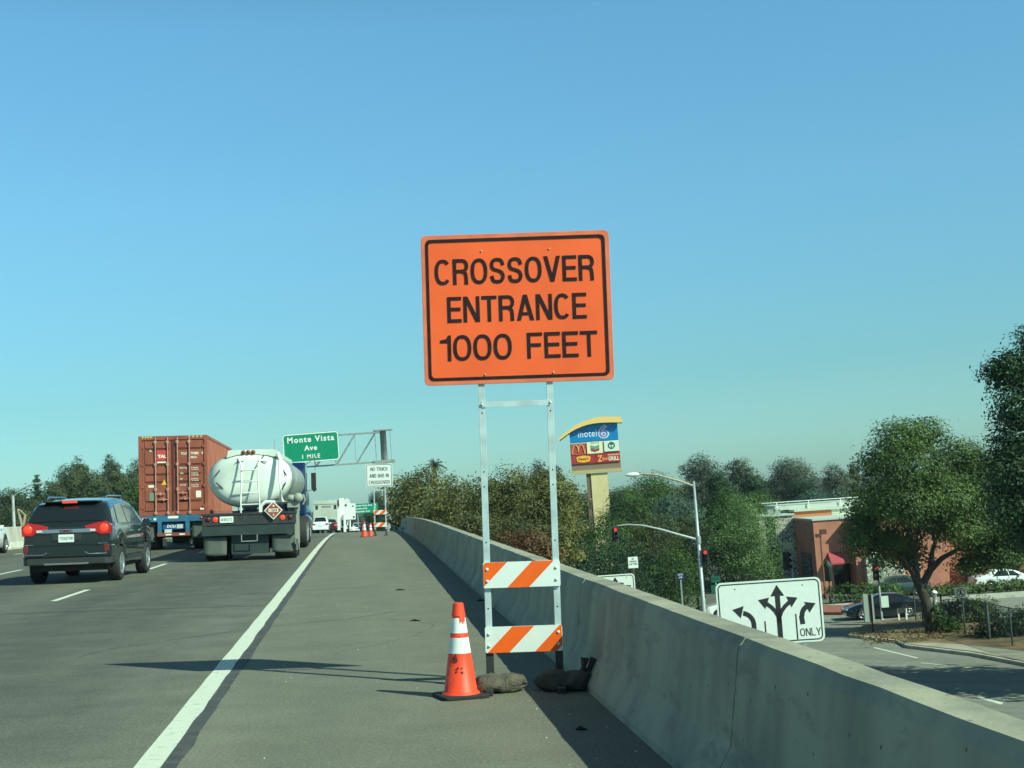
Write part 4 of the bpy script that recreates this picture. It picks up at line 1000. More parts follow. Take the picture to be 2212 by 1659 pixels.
class Body:
    def __init__(s, L_, W_, top, belt, zl, wheels, wr, tuck=.27, ends=((0, .90), (.25, 1), (.93, .98), (1, .84)), lift=None):
        s.L, s.W, s.top, s.belt, s.zl, s.wh, s.wr, s.tuck, s.ends = L_, W_, top, belt, zl, wheels, wr, tuck, ends
    def ring(s, y):
        L_, W_ = s.L, s.W; t = (y + L_/2)/L_
        w_ = W_/2*interp(t, s.ends)
        zt = interp(y, s.top); zb = min(interp(y, s.belt), zt - .03)
        zl = interp(y, s.zl)
        arch = 0
        for wy in s.wh:
            dy = abs(y-wy); R_ = s.wr + .055
            if dy < R_: arch = max(arch, s.wr + math.sqrt(R_*R_-dy*dy))
        ze = max(zl, arch) if arch else zl
        ze = min(ze, zb - .1)
        h = zt - zb
        wr = w_*.985 - s.tuck*max(0, h-.05) - min(.06, h*.7)
        zm = max(ze+.02, zl + (zb-zl)*.45)
        return [(w_*.90 if not arch else w_*.97, ze), (w_*.985, ze+.03 if ze+.03 < zm else zm-.005), (w_, zm+.01), (w_*.985, zb-.02), (w_*.97, zb), (wr+.015, zb+h*.86), (wr-.05, zb+h*.965), (wr*.55, zt+.012), (0, zt+.02)]
    def pt(s, y, u, off=0.0):
        "u in 0..8 along the ring, signed by side outside"
        r = s.ring(y); i = min(7, int(u)); f = u-i
        x = r[i][0]*(1-f)+r[i+1][0]*f; z = r[i][1]*(1-f)+r[i+1][1]*f
        return x, z
    def build(s, m, parent, name='body', mats=None):
        L_ = s.L; ys = sorted(set([round(-L_/2 + L_*i/64, 4) for i in range(65)] + [p[0] for p in s.top] + [w_+d for w_ in s.wh for d in (-s.wr-.056, -s.wr-.05, s.wr+.05, s.wr+.056, -s.wr*.8, s.wr*.8, -s.wr*.95, s.wr*.95)]))
        ys = [y for y in ys if -L_/2 <= y <= L_/2]
        vs = []; n = 17
        for y in ys:
            r = s.ring(y); full = [(-x, z) for x, z in r] + [(x, z) for x, z in r[-2::-1]]
            vs += [(x, y, z) for x, z in full]
        fs = []; 
        for i in range(len(ys)-1):
            for k in range(n-1): fs.append((i*n+k, i*n+k+1, (i+1)*n+k+1, (i+1)*n+k))
        mb = MB().add(vs, fs, 0, True)
        mb.add(vs[:n], [tuple(range(n))]); mb.add(vs[-n:], [tuple(range(n))])
        o = mb.obj(name, m, parent)
        # dark underbody
        u = MB().box((-s.W/2+.16, -L_/2+.3, .26), (s.W/2-.16, L_/2-.3, .5)); u.obj('underbody', BLACK, parent)
        for wy in s.wh: pass
        return o
    def patch(s, y0, y1, u0, u1, side, off=.008, ny=6, nu=3, y0b=None, y1b=None):
        "panel lying on the body; side -1,1; y0b,y1b: y range at the upper edge"
        y0b = y0 if y0b is None else y0b; y1b = y1 if y1b is None else y1b
        vs = []
        for j in range(nu+1):
            f = j/nu; u = u0+(u1-u0)*f
            for i in range(ny+1):
                g = i/ny; y = (y0*(1-f)+y0b*f)*(1-g) + (y1*(1-f)+y1b*f)*g
                x, z = s.pt(y, u); x2, z2 = s.pt(y, min(7.99, u+.05)); nx, nz = (z2-z), -(x2-x); l = math.hypot(nx, nz) or 1
                xa, za = x + nx/l*off, z + nz/l*off
                vs.append((side*xa, y, za))
        fs = [(j*(ny+1)+i, j*(ny+1)+i+1, (j+1)*(ny+1)+i+1, (j+1)*(ny+1)+i) for j in range(nu) for i in range(ny)]
        return MB().add(vs, fs, 0, True)
    def top_patch(s, y0, y1, inset0, inset1, off=.012, n=8, umax=6.0):
        "glass across the car between two y positions (front/rear screens)"
        vs = []; m_ = 10
        for i in range(n+1):
            g = i/n; y = y0+(y1-y0)*g
            xw, zw = s.pt(y, umax); xw -= inset0+(inset1-inset0)*g
            e = .01; dz = (interp(y+e, s.top)-interp(y-e, s.top))/(2*e); nn = Vector((0, -dz, 1)).normalized()
            for k in range(m_+1):
                q = -1+2*k/m_; x = q*xw
                r = s.ring(y); xs_ = [r[8][0], r[7][0], r[6][0], r[5][0]]; zs_ = [r[8][1], r[7][1], r[6][1], r[5][1]]
                z = float(np.interp(abs(x), xs_, zs_))
                p = Vector((x, y, z)) + nn*off; vs.append(tuple(p))
        fs = [(i*(m_+1)+k, i*(m_+1)+k+1, (i+1)*(m_+1)+k+1, (i+1)*(m_+1)+k) for i in range(n) for k in range(m_)]
        return MB().add(vs, fs, 0, True)
def both(fn):
    for s in (-1, 1): fn(s)

def suv():
    L_, W_ = 4.71, 1.86
    mtx = road(-9.59, 28.9+2.35, 0, yaw=HEAD-.045)
    t = thing('black_suv', 'dark grey SUV with lit brake lights seen from behind', 'car', mtx)
    PAINT = mat('charcoal_car_paint', (0.018, 0.030, 0.032), 0.22, 0.4, coat=1.0)
    hw = L_/2
    top = [(-hw, 1.16), (-hw+.05, 1.22), (-hw+.12, 1.27), (-hw+.36, 1.58), (-hw+.46, 1.66), (-hw+.66, 1.71), (-hw+1.6, 1.76), (-.1, 1.76), (.45, 1.69), (.75, 1.56), (1.35, 1.24), (1.9, 1.15), (hw-.12, 1.02), (hw, .86)]
    belt = [(-hw, 1.17), (0, 1.15), (1.2, 1.13), (1.5, 1.11), (hw-.12, .97), (hw, .80)]
    zl = [(-hw, .58), (-hw+.3, .42), (hw-.3, .28), (hw, .35)]
    b = Body(L_, W_, top, belt, zl, (-1.38, 1.48), .36, tuck=.26, ends=((0, .93), (.03, .975), (.1, 1), (.93, .98), (1, .84)))
    body = b.build(PAINT, t)
    # bumper and lower cladding
    CLAD = mat('grey_plastic_cladding', (.028, .033, .033), .6)
    MB().prism([(-.84, -hw-.05), (.84, -hw-.05), (.91, -hw+.05), (.925, -hw+.35), (-.925, -hw+.35), (-.91, -hw+.05)], .55, .80, 'Z').obj('rear_bumper', PAINT, t, bevel=.03)
    MB().prism([(-.80, -hw-.03), (.80, -hw-.03), (.90, -hw+.10), (.91, -hw+.36), (-.91, -hw+.36), (-.90, -hw+.10)], .40, .55, 'Z').obj('lower_bumper', CLAD, t, bevel=.02)
    MB().box((-.45, -hw-.04, .405), (.45, -hw+.1, .44)).obj('skid_plate', mat('dull_silver', (.2, .22, .22), .5, .4), t)
    for sx in (-1, 1):
        c = MB().tube([(sx*.38, -hw-.055, .66), (sx*.46, -hw-.06, .615), (sx*.80, -hw-.05, .615), (sx*.86, -hw+.0, .72), (sx*.84, -hw-.0, .82), (sx*.66, -hw-.05, .825)], .013, 6); c.obj('chrome_trim', CHROME, t)
        MB().box((sx*.82-.05, -hw-.055, .66), (sx*.82+.05, -hw+.0, .80)).obj('reflector', mat('dull_reflector', (.16, .02, .015), .4), t, bevel=.01)
    # glass
    b.top_patch(-hw+.125, -hw+.44, .01, .05, .012).obj('rear_window', GLASS_K, t)
    b.top_patch(.62, 1.30, .10, .03, .012).obj('windscreen', GLASS_K, t)
    b.patch(-1.55, -.62, 4.12, 4.92, 1, y0b=-1.35, y1b=-.62).obj('side_window', GLASS_K, t); b.patch(-1.55, -.62, 4.12, 4.92, -1, y0b=-1.35, y1b=-.62).obj('side_window', GLASS_K, t)
    b.patch(-.55, .22, 4.12, 4.92, 1).obj('side_window', GLASS_K, t); b.patch(-.55, .22, 4.12, 4.92, -1).obj('side_window', GLASS_K, t)
    b.patch(.29, 1.15, 4.12, 4.92, 1, y1b=.52).obj('side_window', GLASS_K, t); b.patch(.29, 1.15, 4.12, 4.92, -1, y1b=.52).obj('side_window', GLASS_K, t)
    b.patch(-2.08, -1.65, 4.25, 4.80, 1, y0b=-1.86, y1b=-1.52).obj('quarter_window', GLASS_K, t)
    for s in (-1, 1):                                     # door gaps and the shut lines of the tailgate
        g = b.patch(-.585, -.570, 1.1, 4.02, s, .004, 1, 8)
        for y_ in (.245, 1.18): q = b.patch(y_, y_+.014, 1.1, 4.02, s, .004, 1, 8); g.add(q.v, q.f)
        g.obj('door_gap', BLACK, t)
    MB().box((-.88, -hw-.012, .818), (.88, -hw-.002, .832)).box((-.70, -hw-.012, .832), (-.688, -hw-.002, 1.0)).box((.688, -hw-.012, .832), (.70, -hw-.002, 1.0)).obj('tailgate_gap', BLACK, t)
    MB().box((-.30, -hw-.02, .90), (.30, -hw-.001, 1.045)).obj('plate_recess', CLAD, t, bevel=.01)
    both(lambda s: MB().tube([(s*.60, -1.5, 1.775), (s*.62, -1.3, 1.815), (s*.62, .0, 1.81), (s*.60, .2, 1.755)], .016, 6).obj('roof_rail', CHROME, t))
    MB().prism([(-.56, -hw+.30), (.56, -hw+.30), (.60, -hw+.62), (-.60, -hw+.62)], 1.69, 1.72, 'Z').obj('spoiler', PAINT, t, bevel=.01)
    MB().box((-.15, -hw+.275, 1.67), (.15, -hw+.34, 1.715)).obj('high_brake_light', RED_LIT, t, bevel=.008)
    # lamps
    for s in (-1, 1):
        p = [(s*.36, 1.19), (s*.40, 1.11), (s*.60, 1.06), (s*.70, 1.00), (s*.90, 1.01), (s*.915, 1.20), (s*.80, 1.28), (s*.60, 1.25)]
        if s > 0: p = p[::-1]
        lm = MB().prism(p, -hw-.03, -hw+.14, 'Y').obj('tail_light', RED_LENS, t, bevel=.015)
        MB().lathe([(0, -.05), (.06, -.046), (.088, -.03), (.088, -.01)], 'Y', 20, (s*.775, -hw, 1.145)).obj('lit_bulb', RED_LIT, lm)
        MB().box((min(s*.49, s*.60), -hw-.045, 1.075), (max(s*.49, s*.60), -hw-.02, 1.125)).obj('reversing_lens', mat('clear_lens', (.6, .6, .6), .1, coat=.5), lm)
    st = MB().box((-.50, -hw-.035, 1.055), (.50, -hw+.02, 1.135)).obj('chrome_strip', mat('satin_silver', (.40, .48, .55), .28, .8), t, bevel=.008)
    text('lettering', 'GMC', .26, .055, mat('dark_red_badge', (.12, .01, .015), .4), st, (-.13, -hw-.040, 1.068), bold=.04)
    pl = MB().prism(rrect(.315, .16, .015, 0, .945), -hw-.03, -hw-.0, 'Y').obj('licence_plate', SIGNW, t)
    text('lettering', '7ZKJ758', .27, .07, mat('plate_blue', (.10, .13, .17), .5), pl, (-.135, -hw-.033, .905), bold=.0)
    MB().tube([(-.28, -hw+.09, 1.27), (.05, -hw+.09, 1.285), (.10, -hw+.09, 1.27)], .009, 6).obj('wiper', BLACK, t)
    both(lambda s: MB().prism([(s*.90, 1.12), (s*.96, 1.10), (s*1.10, 1.12), (s*1.11, 1.27), (s*.97, 1.28)][::s], .80, .94, 'Y').obj('side_mirror', PAINT, t, bevel=.015))
    both(lambda s: MB().box((min(s*.905, s*.935), -.28, 1.03), (max(s*.905, s*.935), -.12, 1.055)).box((min(s*.905, s*.935), .62, 1.02), (max(s*.905, s*.935), .78, 1.045)).obj('door_handle', CHROME, t))
    both(lambda s: MB().box((min(s*.90, s*.945), -.85, .42), (max(s*.90, s*.945), .95, .50)).obj('sill_trim', CHROME if False else CLAD, t))
    for wy in (-1.38, 1.48):
        both(lambda s: wheel(t, s*.81, wy, .365, .235, s, spokes=6))
    MB().lathe([(.30, -.10), (.30, .10), (0, .10)], 'X', 16, (-.15, -1.2, .42)).obj('spare_and_muffler', BLACK, t)
suv()

def generic_car(mtx, name, label, paint, kind='sedan', L_=4.7, W_=1.82, lit=False, group=None, plate=False):
    t = thing(name, label, 'car', mtx, group); hw = L_/2
    if kind == 'sedan':
        top = [(-hw, .88), (-hw+.08, .98), (-hw+.5, 1.06), (-hw+.7, 1.10), (-hw+1.15, 1.32), (-hw+1.5, 1.43), (-.1, 1.46), (.3, 1.42), (.75, 1.25), (1.2, 1.0), (1.7, .90), (hw-.2, .74), (hw, .58)]
        belt = [(-hw, .84), (-hw+.3, .95), (1.0, .90), (1.6, .82), (hw-.2, .68), (hw, .54)]; wr = .33; zl0 = .22
        gl = ((-.72, .02), (.08, 1.02)); rear = (-hw+.74, -hw+1.35); front = (.42, 1.14); wh = (-hw+1.0, hw-.95); tk = .45
    elif kind == 'suv':
        top = [(-hw, .95), (-hw+.1, 1.08), (-hw+.42, 1.52), (-hw+.6, 1.62), (0, 1.68), (.4, 1.60), (1.2, 1.12), (hw-.2, .95), (hw, .75)]
        belt = [(-hw, .98), (1.0, 1.0), (1.5, .98), (hw-.2, .88), (hw, .7)]; wr = .36; zl0 = .28
        gl = ((-.6, .2), (.27, 1.05)); rear = (-hw+.14, -hw+.50); front = (.5, 1.15); wh = (-hw+.95, hw-.9); tk = .28
    zl = [(-hw, zl0+.12), (-hw+.3, zl0), (hw-.3, zl0-.02), (hw, zl0+.06)]
    b = Body(L_, W_, top, belt, zl, wh, wr, tuck=tk)
    b.build(paint, t)
    b.top_patch(rear[0], rear[1], .02, .04).obj('rear_window', GLASS_K, t); b.top_patch(front[0], front[1], .06, .02).obj('windscreen', GLASS_K, t)
    for s in (-1, 1):
        for i, (a, c) in enumerate(gl): b.patch(a-(.45 if kind == 'sedan' and i == 0 else 0), c, 4.12, 4.9, s, y0b=a, y1b=c if i == 0 else .45).obj('side_window', GLASS_K, t)
        zt = interp(-hw+.1, top)
        MB().box((min(s*.52, s*.82)*W_/1.82, -hw-.02, zt-.26), (max(s*.52, s*.82)*W_/1.82, -hw+.14, zt-.10)).obj('tail_light', RED_LIT if lit else RED_LENS, t, bevel=.02)
        MB().box((min(s*.50, s*.72), hw-.22, .56), (max(s*.50, s*.72), hw-.02, .68)).obj('headlight', mat('clear_lens', (.6, .6, .6), .1, coat=.5), t, bevel=.02)
        MB().prism([(s*.86, .96), (s*.90, .93), (s*1.02, .95), (s*1.03, 1.07), (s*.90, 1.08)][::s], .68, .80, 'Y').obj('side_mirror', paint, t, bevel=.012)
        for wy in wh: wheel(t, s*(W_/2-.11), wy, wr, .21, s)
    if plate: MB().prism(rrect(.31, .15, .01, 0, .78), -hw-.03, -hw+.02, 'Y').obj('licence_plate', SIGNW, t)
    MB().box((-W_/2+.09, -hw-.03, .34), (W_/2-.09, -hw+.1, .58)).obj('rear_bumper', paint, t, bevel=.03)
    return t
WPAINT = mat('white_car_paint', (.74, .78, .76), .25, coat=.8); BPAINT = mat('blue_black_car_paint', (.006, .012, .020), .2, .2, coat=1.0)
DRED = mat('maroon_car_paint', (.05, .012, .014), .25, coat=.8)
def face(v, yaw): return Matrix.Translation(v) @ Matrix.Rotation(yaw, 4, 'Z')
d = P(1905, 1300, 86.0)
generic_car(face((d.x, 86.0, STREET), PI/2-.02), 'dark_sedan', 'dark blue-black sedan driving left on the street by the kerb', BPAINT, L_=4.75, lit=True)
d = P(2172, 1270, 99.5)
generic_car(face((d.x, 99.5, STREET), -PI/2+.02), 'white_sedan', 'white sedan parked behind the hedge at the brick building', WPAINT, L_=4.7)
d = P(1935, 1270, 99.5)
generic_car(face((d.x, 99.8, STREET), PI/2+.05), 'parked_dark_sedan', 'dark green-grey sedan mostly hidden behind the hedge above the dark blue sedan', mat('green_grey_paint', (.03, .055, .05), .25, coat=.8))
d = P(1518, 1320, 91)
generic_car(face((d.x+2.3, 91, STREET), PI/2+.02), 'white_car', 'white car whose nose shows left of the big lane arrow sign', WPAINT, kind='suv', L_=4.6)
# freeway traffic
def fx(px, y):      # x on freeway frame at distance y seen at this column, near the horizon
    v = FR.inverted() @ P(px, 1100, y); return v.x
generic_car(road(-20.65, 52.3, 0), 'white_car', 'white car cut off at the far left edge by the median wall', WPAINT, 'sedan', L_=4.8, W_=1.9)
generic_car(road(fx(682, 140)+.2, 142, 0), 'white_hatchback', 'white car seen between the blue truck cab and the pale box truck', WPAINT, 'suv', L_=4.2, W_=1.74, plate=True)
generic_car(road(fx(706, 146), 148, 0), 'maroon_car', 'dark maroon car half hidden right of the white car ahead', DRED, 'sedan', L_=4.5, W_=1.75, lit=True)
generic_car(road(fx(722, 152), 154, 0), 'dark_car', 'black car with red lights just below the pale box truck', BPAINT, 'sedan', L_=4.4, W_=1.7, lit=True)
for i, (px, y, p, l) in enumerate(((770, 260, WPAINT, 'tiny white car farthest down the road under the green distance sign'), (778, 235, DRED, 'tiny dark red car down the road by the sign stand'), (786, 220, BPAINT, 'tiny black car down the road nearest the sign stand'))):
    generic_car(road(fx(px, y), y, 0.0), 'distant_car', l, p, 'sedan' if i else 'suv', L_=4.5, group='tiny cars far down the freeway')

def box_truck():
    D = 150.0; x = fx(704, D)
    PALE = mat('pale_box_body', (.44, .50, .41), .6, var=.12, scale=.8)
    t = thing('box_truck', 'pale boxy truck with two small rear windows far ahead in traffic', 'truck', road(x, D, .0))
    W_ = 1.36
    b = MB().box((-W_, 0, .75), (W_, 7, 3.35)).box((-W_-.03, -.05, 3.1), (W_+.03, 7, 3.22)).box((-W_+.1, .1, 3.35), (W_-.1, 6.6, 3.5))
    for x_ in (-1.2, -.6, .5, 1.0): b.box((x_-.07, .2, 3.5), (x_+.07, .4, 3.62))
    bo = b.obj('box_body', PALE, t)
    for sx in (-1, 1): MB().box((sx*.98-.13, -.03, 2.55), (sx*.98+.13, .0, 2.98)).obj('rear_window', GLASS_K, t)
    text('lettering', 'MORGAN', .95, .2, mat('grey_ink', (.1, .14, .12), .6), bo, (-.45, -.01, 2.72), bold=.03)
    MB().box((-W_, -.06, .5), (W_, .1, .74)).obj('rear_bumper', DARK, t)
    both(lambda s: MB().box((s*1.1-.15, -.08, .78), (s*1.1+.15, -.0, .92)).obj('tail_light', RED_LENS, t))
    both(lambda s: MB().box((s*1.52-.08, 6.9, 2.0), (s*1.52+.08, 7.0, 2.5)).obj('side_mirror', DARK, t))
    MB().box((-1.1, 7.05, .6), (1.1, 8.6, 2.2)).obj('cab', PALE, t, bevel=.1)
    for y in (1.6, 7.6): both(lambda s: wheel(t, s*1.08, y, .45, .3, s, GALV_D))
box_truck()
def arrow_trailer(px, D, name, label, kind):
    x = fx(px, D); t = thing(name, label, 'trailer', road(x, D, .0), None)
    if kind == 'board':
        MB().prism(rrect(.95, 1.35, .05, 0, 1.75), -.06, .06, 'Y').obj('board', WHITE, t, bevel=.01)
        MB().tube([(0, .05, .3), (0, .05, 1.3)], .06, 8).tube([(-.35, .05, .3), (-.1, .05, 1.2)], .03, 6).obj('mast', WHITE, t)
        MB().box((-.55, -.4, .30), (.65, 1.2, .42)).box((-.1, -.55, .14), (.8, -.35, .24)).obj('chassis', WHITE, t)
        MB().box((-.42, -.075, 2.2), (-.25, -.06, 2.38)).box((.2, -.075, 2.15), (.35, -.06, 2.25)).box((.26, -.075, 1.2), (.4, -.06, 1.35)).obj('lamps', DARK, t)
        both(lambda s: wheel(t, s*.62, .4, .28, .16, s))
    else:
        MB().box((-.32, 0, .4), (.10, .8, 2.75)).obj('cabinet', WHITE, t, bevel=.03)
        MB().box((-.46, -.25, .2), (-.24, -.02, 1.9)).box((.02, -.25, .05), (.22, -.02, 1.5)).obj('striped_post', WHITE, t)
        MB().box((-.46, .0, 2.1), (-.33, .3, 2.6)).box((-.15, -.03, .5), (.03, -.003, 1.0)).obj('dark_fittings', DARK, t)
        both(lambda s: wheel(t, s*.40, .4, .26, .14, s))
arrow_trailer(741, 112, 'utility_trailer', 'narrow white upright cabinet trailer beyond the crest on the shoulder', 'cab')
arrow_trailer(755.5, 118, 'board_trailer', 'white square board on a small trailer beyond the crest', 'board')

def mudflap(parent, x0, x1, z0, z1, y, m):
    mb = MB(); n = 6; vs = []
    for j in range(n+1):
        f = j/n; z = z1+(z0-z1)*f
        for i in range(5):
            g = i/4; vs.append((x0+(x1-x0)*g, y+.03*math.sin(f*2.2+g)-.04*f, z + (.015*math.sin(i*2.1) if j == n else 0)))
    fs = [(j*5+i, j*5+i+1, (j+1)*5+i+1, (j+1)*5+i) for j in range(n) for i in range(4)]
    o = mb.add(vs, fs, 0, True).obj('mud_flap', m, parent)
    s = o.modifiers.new('solid', 'SOLIDIFY'); s.thickness = .012
    return o
def tractor(t, y0, paint, H=3.05, low=True):
    "tractor in front of a trailer; y0 = rear of its cab"
    c = MB(); 
    c.prism([(y0, 1.05), (y0, H-.25), (y0+.25, H), (y0+1.5, H), (y0+1.75, H-.15), (y0+2.05, 2.15), (y0+3.6, 1.95), (y0+3.85, 1.7), (y0+3.85, .75), (y0+2.2, .75), (y0+2.2, 1.05)], -1.12, 1.12, 'X')
    cab = c.obj('cab', paint, t, bevel=.07)
    MB().box((-.95, y0-.03, 1.9), (.95, y0-.0, H-.5)).obj('rear_panel', mat('cab_rear_panel', (.01, .04, .13), .4), t)
    both(lambda s: MB().box((min(s*1.12, s*1.135), y0+.95, 1.9), (max(s*1.12, s*1.135), y0+1.75, 2.6)).obj('side_window', GLASS_K, t))
    both(lambda s: MB().tube([(s*.55, y0-.15, .9), (s*.55, y0-.15, H-.35)], .065, 10).obj('exhaust_stack', CHROME, t))
    both(lambda s: MB().box((s*1.36-.09, y0+1.75, 2.08), (s*1.36+.09, y0+1.87, 2.62)).prism([(s*1.36-.09, 2.03), (s*1.36, 1.90), (s*1.36+.11, 1.98), (s*1.36+.09, 2.08), (s*1.36-.09, 2.08)], y0+1.72, y0+1.88, 'Y').box((s*1.42-.01, y0+1.8, 2.74), (s*1.42+.01, y0+1.82, 3.2)).obj('side_mirror', BLACK, t))
    both(lambda s: MB().tube([(s*1.1, y0+1.85, 2.95), (s*1.42, y0+1.82, 3.18)], .015, 6).tube([(s*1.1, y0+1.85, 1.95), (s*1.42, y0+1.82, 2.0)], .015, 6).obj('mirror_arm', CHROME, t))
    MB().box((-.45, y0-3.2, .75), (.45, y0+3.4, 1.0)).obj('frame', DARK, t)
    both(lambda s: MB().lathe([(.33, 0), (.33, 1.4)], 'Y', 18, (s*.98, y0-.3+.4, .78)).lathe([(0, 0), (.33, 0)], 'Y', 18, (s*.98, y0+.1, .78)).obj('fuel_tank', CHROME, t))
    for y in (y0-1.1, y0-2.4):
        both(lambda s: wheel(t, s*.95, y, .52, .55, s, GALV_D, 8))
    both(lambda s: wheel(t, s*1.02, y0+2.95, .52, .3, s, GALV_D, 8))
    both(lambda s: MB().prism([(y0+3.6, .5), (y0+3.6, 1.1), (y0+3.2, 1.22), (y0+2.6, 1.15), (y0+2.35, .8), (y0+2.5, .8), (y0+2.7, 1.04), (y0+3.15, 1.1), (y0+3.45, 1.0), (y0+3.5, .5)], min(s*.86, s*1.2), max(s*.86, s*1.2), 'X').obj('fender', paint, t))
    MB().box((-1.15, y0+3.75, .45), (1.15, y0+3.95, .85)).obj('front_bumper', CHROME, t)
FLAP = mat('grey_mud_flap', (.085, .10, .085), .8, var=.15, scale=3)
def tanker():
    D = 38.3; X = -7.42
    t = thing('tanker_truck', 'white fuel tanker truck with rear ladder and blue cab', 'truck', road(X, D, 0))
    TANK = mat('white_tank_paint', (.68, .74, .66), .5, var=.20, scale=1.1, coat=.3); ALU = mat('tank_aluminium', (.40, .44, .40), .5, .45, var=.25, scale=2.0)
    # rounded-ellipse tank; rear head domed
    cz, rx, rzz = 2.20, 1.14, .76
    def sec(y, s, n=40):
        out = []
        for k in range(n):
            a = 2*PI*k/n; ca, sa = math.cos(a), math.sin(a); p = 2/2.35
            x = math.copysign(abs(ca)**p, ca)*rx*s; z = math.copysign(abs(sa)**p, sa)*rzz*s
            if z < 0: x *= 1 - .10*(-z/rzz)
            out.append((x, y, cz+z))
        return out
    ys = [(.0, .30), (.02, .62), (.06, .80), (.12, .90), (.22, .965), (.36, .995), (.5, 1.0)]
    n = 40; vs = []; fs = []
    for y, s in ys: vs += sec(y, s)
    for i in range(len(ys)-1):
        for k in range(n): fs.append((i*n+k, i*n+(k+1) % n, (i+1)*n+(k+1) % n, (i+1)*n+k))
    fs.append(tuple(range(n)))
    MB().add(vs, fs, 0, True).obj('tank_head', TANK, t)
    vs = []; fs = []; ys = [.5, .52, .54, 4, 4.03, 8, 8.03, 10.9, 11.1, 11.25]; ss = [1.0, 1.02, .992, .992, 1.005, 1.005, .992, .992, .93, .6]
    for y, s in zip(ys, ss): vs += sec(y, s)
    for i in range(len(ys)-1):
        for k in range(n): fs.append((i*n+k, i*n+(k+1) % n, (i+1)*n+(k+1) % n, (i+1)*n+k))
    fs.append(tuple((len(ys)-1)*n+k for k in range(n)))
    MB().add(vs, fs, 0, True).obj('tank_shell', ALU, t)
    # top overturn rail / hood with red marker lamps
    hd = MB().prism([(-.62, 2.82), (-.58, 3.0), (-.52, 3.03), (.66, 3.03), (.76, 2.98), (.86, 2.76), (.5, 2.86), (0, 2.92), (-.3, 2.90)], .10, .34, 'Y')
    hd.obj('rear_hood', TANK, t)
    MB().box((-.60, .3, 2.88), (-.50, 11, 3.02)).box((.60, .3, 2.88), (.70, 11, 3.02)).obj('top_rail', TANK, t)
    for i in range(3): MB().lathe([(0, -.03), (.045, -.025), (.06, 0), (.06, .02)], 'Y', 12, (-.16+.135*i, .09, 2.96)).obj('marker_lamp', mat('dim_marker_red', (.22, .03, .02), .4), t)
    # ladder
    def yy(z): return -.16
    ld = MB()
    for x in (-.20, .25): ld.tube([(x*1.12 if z_ < 1.9 else x, y_, z_) for z_, y_ in ((1.28, -.32), (1.65, -.32), (2.1, -.28), (2.42, -.2), (2.60, -.14))] + ([(-.30, .05, 2.80)] if x < 0 else [(.32, .0, 2.76)]), .022, 8)
    for z in (1.52, 1.84, 2.15, 2.46): ld.tube([(-.20, -.31+.12*max(0, z-1.9), z), (.25, -.31+.12*max(0, z-1.9), z)], .019, 6)
    ld.obj('ladder', WHITE, t)
    # down pipe and cross pipe
    MB().tube([(.78, .05, 2.90), (.85, -.15, 2.72), (.84, -.24, 2.2), (.86, -.24, 1.65), (.88, -.2, 1.58)], .052, 10).obj('vapour_pipe', WHITE, t)
    MB().tube([(.28, -.10, 1.30), (.31, -.12, 1.48), (.43, -.12, 1.57), (1.15, -.12, 1.57)], .055, 10).obj('cross_pipe', WHITE, t)
    vb = MB().lathe([(0, -.2), (.10, -.2), (.14, -.1), (.12, .02), (0, .02)], 'Y', 12, (1.32, -.0, 1.66)); vb.lathe([(0, -.08), (.09, -.08), (.09, .08), (0, .08)], 'X', 12, (1.12, -.1, 1.66)); vb.box((1.02, -.1, 1.40), (1.34, .2, 1.55)).tube([(1.45, -.1, 1.75), (1.5, -.08, 1.60), (1.44, -.05, 1.48)], .03, 8).obj('valve_cluster', mat('sage_steel', (.28, .31, .25), .6), t)
    # dark dashes and marks on the head
    def dash(x, z, a, l=.26, w_=.035, y=.0):
        mk = MB()
        # lie on the dome: find y from ellipse ratio
        e = ((abs(x)/rx)**2.35 + (abs(z-cz)/rzz)**2.35)**(1/2.35)
        ya = float(np.interp(e, [0, .30, .62, .80, .90, .965, .995, 1.0], [0, .0, .02, .06, .12, .22, .36, .5]))
        st = len(mk.v); mk.box((-l/2, -.014, -w_/2), (l/2, .0, w_/2)); 
        tilt = Matrix.Rotation(-math.copysign(min(.9, max(0, e-.5)*1.3), x), 4, 'Z')
        mk.xf(Matrix.Translation((x, ya-.012, z)) @ tilt @ Matrix.Rotation(a, 4, 'Y'), st); mk.obj('placard_holder', SIGNK, t)
    dash(-.86, 2.42, -PI/4*1.1); dash(-.80, 2.04, PI/4*.95, .30); dash(.95, 2.38, PI/4*1.25, .24); dash(.92, 1.98, -PI/4*1.3, .27)
    dash(-.26, 2.70, -.15, .24, .02); dash(.34, 2.69, .15, .30, .025); dash(.30, 2.72, -.9, .34, .03)
    zz = MB()
    for z0 in (2.20, 1.97): zz.prism([(1.0-.06, z0+.12), (1.0+.05, z0+.22), (1.0+.01, z0+.12), (1.0+.07, z0+.10), (1.0-.03, z0-.03), (1.0+.0, z0+.07)], .13, .15, 'Y')
    for i in range(len(zz.v)): zz.v[i] = (zz.v[i][0]-.10, zz.v[i][1]-.005+.0, zz.v[i][2])
    zz.obj('black_decal', SIGNK, t)
    # chassis
    MB().box((-1.25, -.42, .98), (1.25, .3, 1.28)).box((-.5, .3, .95), (.5, 9, 1.35)).box((-1.28, -.44, 1.25), (1.28, .3, 1.30)).obj('rear_beam', DARK, t)
    MB().box((-1.27, -.40, .70), (1.22, -.30, .97)).box((-.5, -.2, .18), (.5, .3, .70)).box((-1.2, .5, .3), (1.2, .62, .9)).obj('bumper_plate', mat('green_black_plate', (.028, .045, .042), .55, var=.2, scale=3), t)
    MB().box((-.22, -.43, .52), (-.20, -.41, .70)).box((.20, -.43, .52), (.22, -.41, .70)).box((-.22, -.43, .52), (.22, -.41, .54)).obj('step_bar', GALV_D, t)
